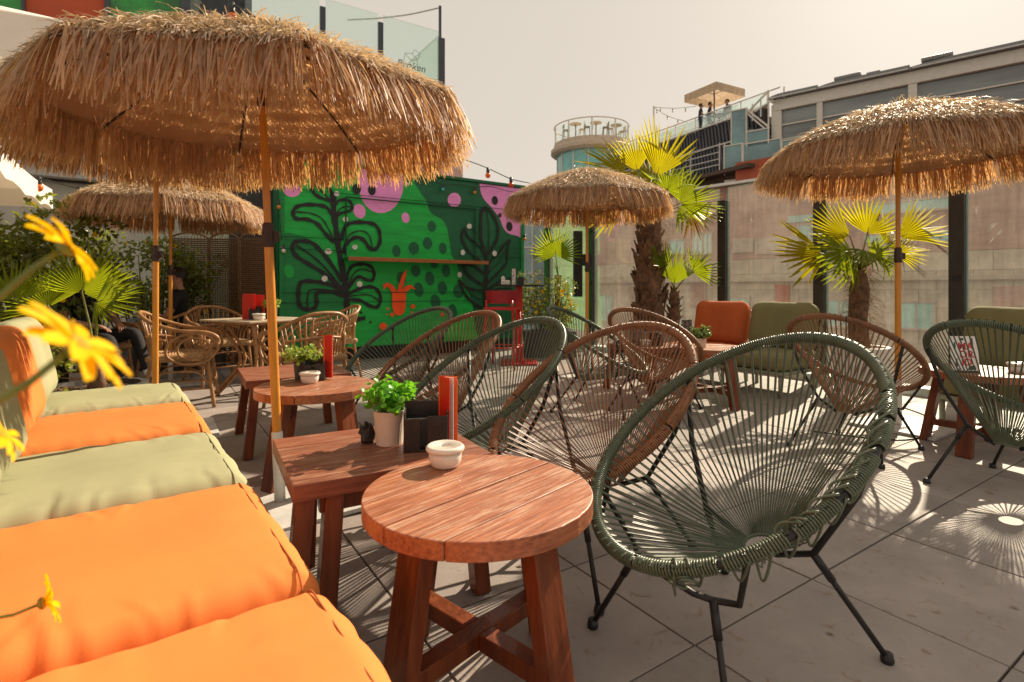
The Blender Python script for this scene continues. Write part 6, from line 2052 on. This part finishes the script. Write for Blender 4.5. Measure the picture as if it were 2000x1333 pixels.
def standing(**kw):
    J = dict(pelvis=(0, 0, .92), chest=(.01, 0, 1.28), neck=(.02, 0, 1.47), head=(.04, 0, 1.59), face=(1, 0, 0),
             shl=(0, .19, 1.40), shr=(0, -.19, 1.40), ell=(.03, .25, 1.13), elr=(.05, -.25, 1.13), wrl=(.22, .2, 1.05), wrr=(.25, -.18, 1.08),
             hipl=(0, .10, .90), hipr=(0, -.10, .90), knl=(.03, .11, .50), knr=(.0, -.12, .50), anl=(0, .12, .08), anr=(-.03, -.12, .08), tol=(.15, .14, .03), tor=(.13, -.14, .03))
    J.update(kw); return J


for px, Yd, rz, lab, st_ in ((1368, 26.2, -.2, 'person in dark clothes standing at the left under the beige roof parasol', True), (1386, 26.0, -.3, 'person in dark clothes perched beside the left one under the roof parasol', False), (1421, 25.6, 3.4, 'person in dark clothes facing the two others on the roof terrace', True)):
    p = at(px, 300, Yd); p.z = 8.36
    person(lab, p, rz, standing() if st_ else standing(pelvis=(-.1, 0, .82), hipl=(-.05, .1, .80), hipr=(-.05, -.1, .80), knl=(.32, .12, .62), knr=(.3, -.14, .55), anl=(.34, .12, .2), anr=(.36, -.14, .08), tol=(.5, .14, .16), tor=(.5, -.14, .03)), m_navy, m_navy, m_tee, fingers=False)
rpz = thing('beige_parasol', 'beige square parasol over people on the distant roof terrace', 'parasol', Vector((at(1395, 300, 26.2).x, 26.2, 8.35)), 0.5)
b = MB(); hs = 0.98; zc, ze = 2.78, 2.3
vs = [(0, 0, zc)] + [(sx * hs, sy * hs, ze) for sx, sy in ((-1, -1), (1, -1), (1, 1), (-1, 1))] + [(sx * hs, sy * hs, ze - .38) for sx, sy in ((-1, -1), (1, -1), (1, 1), (-1, 1))]
b.add(vs, [(0, 1, 2), (0, 2, 3), (0, 3, 4), (0, 4, 1), (1, 5, 6, 2), (2, 6, 7, 3), (3, 7, 8, 4), (4, 8, 5, 1)])
part('canopy', b, M('beige_canvas', (0.55, 0.43, 0.31), rough=.85, trans=.3), rpz)
b = MB(); b.tube([(0, 0, 0), (0, 0, zc)], .035, 8); part('pole', b, m_dgrey, rpz)
for sx, sy in ((-1, -1), (1, -1), (1, 1), (-1, 1)):
    b = MB(); b.tube([(0, 0, 2.2), (sx * hs * .6, sy * hs * .6, 2.45)], .015, 5); part('strut', b, m_dgrey, rpz)
tb = thing('terrace_table', 'small dark table between the people on the roof terrace', 'table', Vector((at(1404, 300, 25.8).x, 25.8, 8.35)))
b = MB(); b.lathe([(0, 1.0), (.35, 1.0), (.35, 1.04), (0, 1.04)], 18); part('table_top', b, m_dgrey, tb)
b = MB(); b.tube([(0, 0, 0), (0, 0, 1.0)], .04, 8); part('column', b, m_dgrey, tb)

# ------------------------------------------------------------------ string lights
m_bul = {'o': M('bulb_orange', (0.75, 0.16, 0.02), rough=.25, var=.1, coat=.5, trans=.3, tcol=(.9, .3, .03)), 'y': M('bulb_amber', (0.72, 0.30, 0.03), rough=.25, var=.1, coat=.5, trans=.3), 't': M('bulb_teal', (0.04, 0.36, 0.36), rough=.25, coat=.5), 'w': M('bulb_white', (0.7, 0.62, 0.55), rough=.25, coat=.5), 'r': M('bulb_red', (0.7, 0.08, 0.02), rough=.25, coat=.5, trans=.3)}
m_sock = M('socket_dark', (0.03, 0.035, 0.03), rough=.5)


def string_lights(label, pts, bulbs, r=0.006, s=1.0):
    o0 = Vector(pts[0])
    t = thing('string_lights', label, 'string lights', o0, 0, 'strings of coloured bulbs')
    b = MB(); b.tube([Vector(p) - o0 for p in cr([tuple(p) for p in pts], 6)], r, 6); part('cable', b, m_sock, t, smooth=True)
    for p, c in bulbs:
        p = Vector(p) - o0
        b = MB(); b.lathe([(0.0, .012 * s), (.016 * s, .012 * s), (.018 * s, -.03 * s), (.016 * s, -.05 * s), (0, -.05 * s)], 10, p); so = part('socket', b, m_sock, t, smooth=True)
        b = MB(); b.sphere(p + Vector((0, 0, -.07 * s)), .028 * s, 12, 8, (1, 1, 1.1)); part('bulb', b, m_bul[c], so, smooth=True)
    return t


def kp(px, py, off=0.06):
    s, z = K(px, py); return K0 + U * s - V * off + Vector((0, 0, z))


string_lights('string of coloured bulbs along the top of the kiosk front', [kp(775, 345), kp(793, 350), kp(830, 349), kp(862, 362), kp(900, 362), kp(924, 367), kp(955, 366), kp(985, 374), kp(1018, 380)], [(kp(793.5, 353), 'w'), (kp(862, 363), 't'), (kp(924, 369), 'y')])
string_lights('bulbs on the left edge of the kiosk front', [kp(541, 350), kp(543, 395), kp(548, 470)], [(kp(543, 396), 'y'), (kp(552, 481), 'w')])
string_lights('amber bulb string on the right edge of the kiosk front', [kp(1018, 380), kp(1021, 440), kp(1021, 462)], [(kp(1021, 460), 'y')])
string_lights('string with red bulbs from the large parasol to the middle one', [at(868, 305, 7.0), at(905, 312, 7.0), at(950, 328, 7.1), at(998, 350, 7.1), at(1035, 358, 7.1)], [(at(953, 330, 7.1), 'o'), (at(998, 349, 7.1), 'r')], s=1.25)
string_lights('string with orange bulbs in front of the grey wall at the left', [at(-60, 318, 5.2), at(0, 334, 5.2), at(78, 349, 5.3), at(154, 369, 5.4), at(190, 378, 5.5)], [(at(76, 349, 5.3), 'o'), (at(154, 369, 5.4), 'o')], s=1.3)
string_lights('string with one big orange bulb just above the large straw parasol', [at(400, -60, 2.05), at(432, -8, 2.05), at(470, 18, 2.05), at(520, 45, 2.05)], [(at(452, 10, 2.05), 'o')], r=.004, s=.72)
string_lights('thin festoon of tiny bulbs over the distant roof terrace', [at(1277, 210, 30), at(1320, 212, 29), at(1360, 208, 28)], [(at(1290, 213, 29.7), 'w'), (at(1314, 214, 29), 'w'), (at(1339, 213, 28.4), 'w')], r=.012, s=1.8)
string_lights('second thin festoon slanting down over the distant roof terrace', [at(1277, 210, 30), at(1304, 227, 29.5), at(1345, 240, 29)], [(at(1283, 216, 30), 'w'), (at(1304, 228, 29.5), 'w'), (at(1324, 236, 29.2), 'w')], r=.012, s=1.8)
b = MB(); b.tube([(0, 0, 0), (0, 0, 2.95)], .05, 8); fp = part('festoon_pole', b, m_frame, None, loc=Vector((at(1277, 200, 30).x, 30, 8.3))); tag(fp, 'thin pole carrying festoons left of the beige roof parasol', 'pole')
lt = MB(); rl = random.Random(9)
for k in range(34):
    x_, y_ = rl.uniform(-1.6, 2.6), rl.uniform(1.5, 4.6)
    g_ = rl.uniform(0, 6.3); l_ = rl.uniform(.006, .017); w2 = l_ * rl.uniform(.25, .6)
    lt.add([(x_ + l_ * math.cos(g_), y_ + l_ * math.sin(g_), .004), (x_ - w2 * math.sin(g_), y_ + w2 * math.cos(g_), .007), (x_ - l_ * math.cos(g_), y_ - l_ * math.sin(g_), .004), (x_ + w2 * math.sin(g_), y_ - w2 * math.cos(g_), .003)], [(0, 1, 2, 3)])
part('leaf_litter', lt, m_dry, floor, kind='stuff', weld=False)
# cable lying on the floor at the right
b = MB(); b.tube(cr([tuple(p) for p in (Vector((2.2, 3.95, .006)), Vector((2.65, 3.72, .006)), Vector((3.0, 3.9, .006)), Vector((3.4, 4.4, .006)), Vector((3.45, 5.0, .006)))], 8), .005, 6)
cbl = part('floor_cable', b, m_black, None, smooth=True); tag(cbl, 'thin black cable lying across the tiles at the right parasol foot', 'cable')
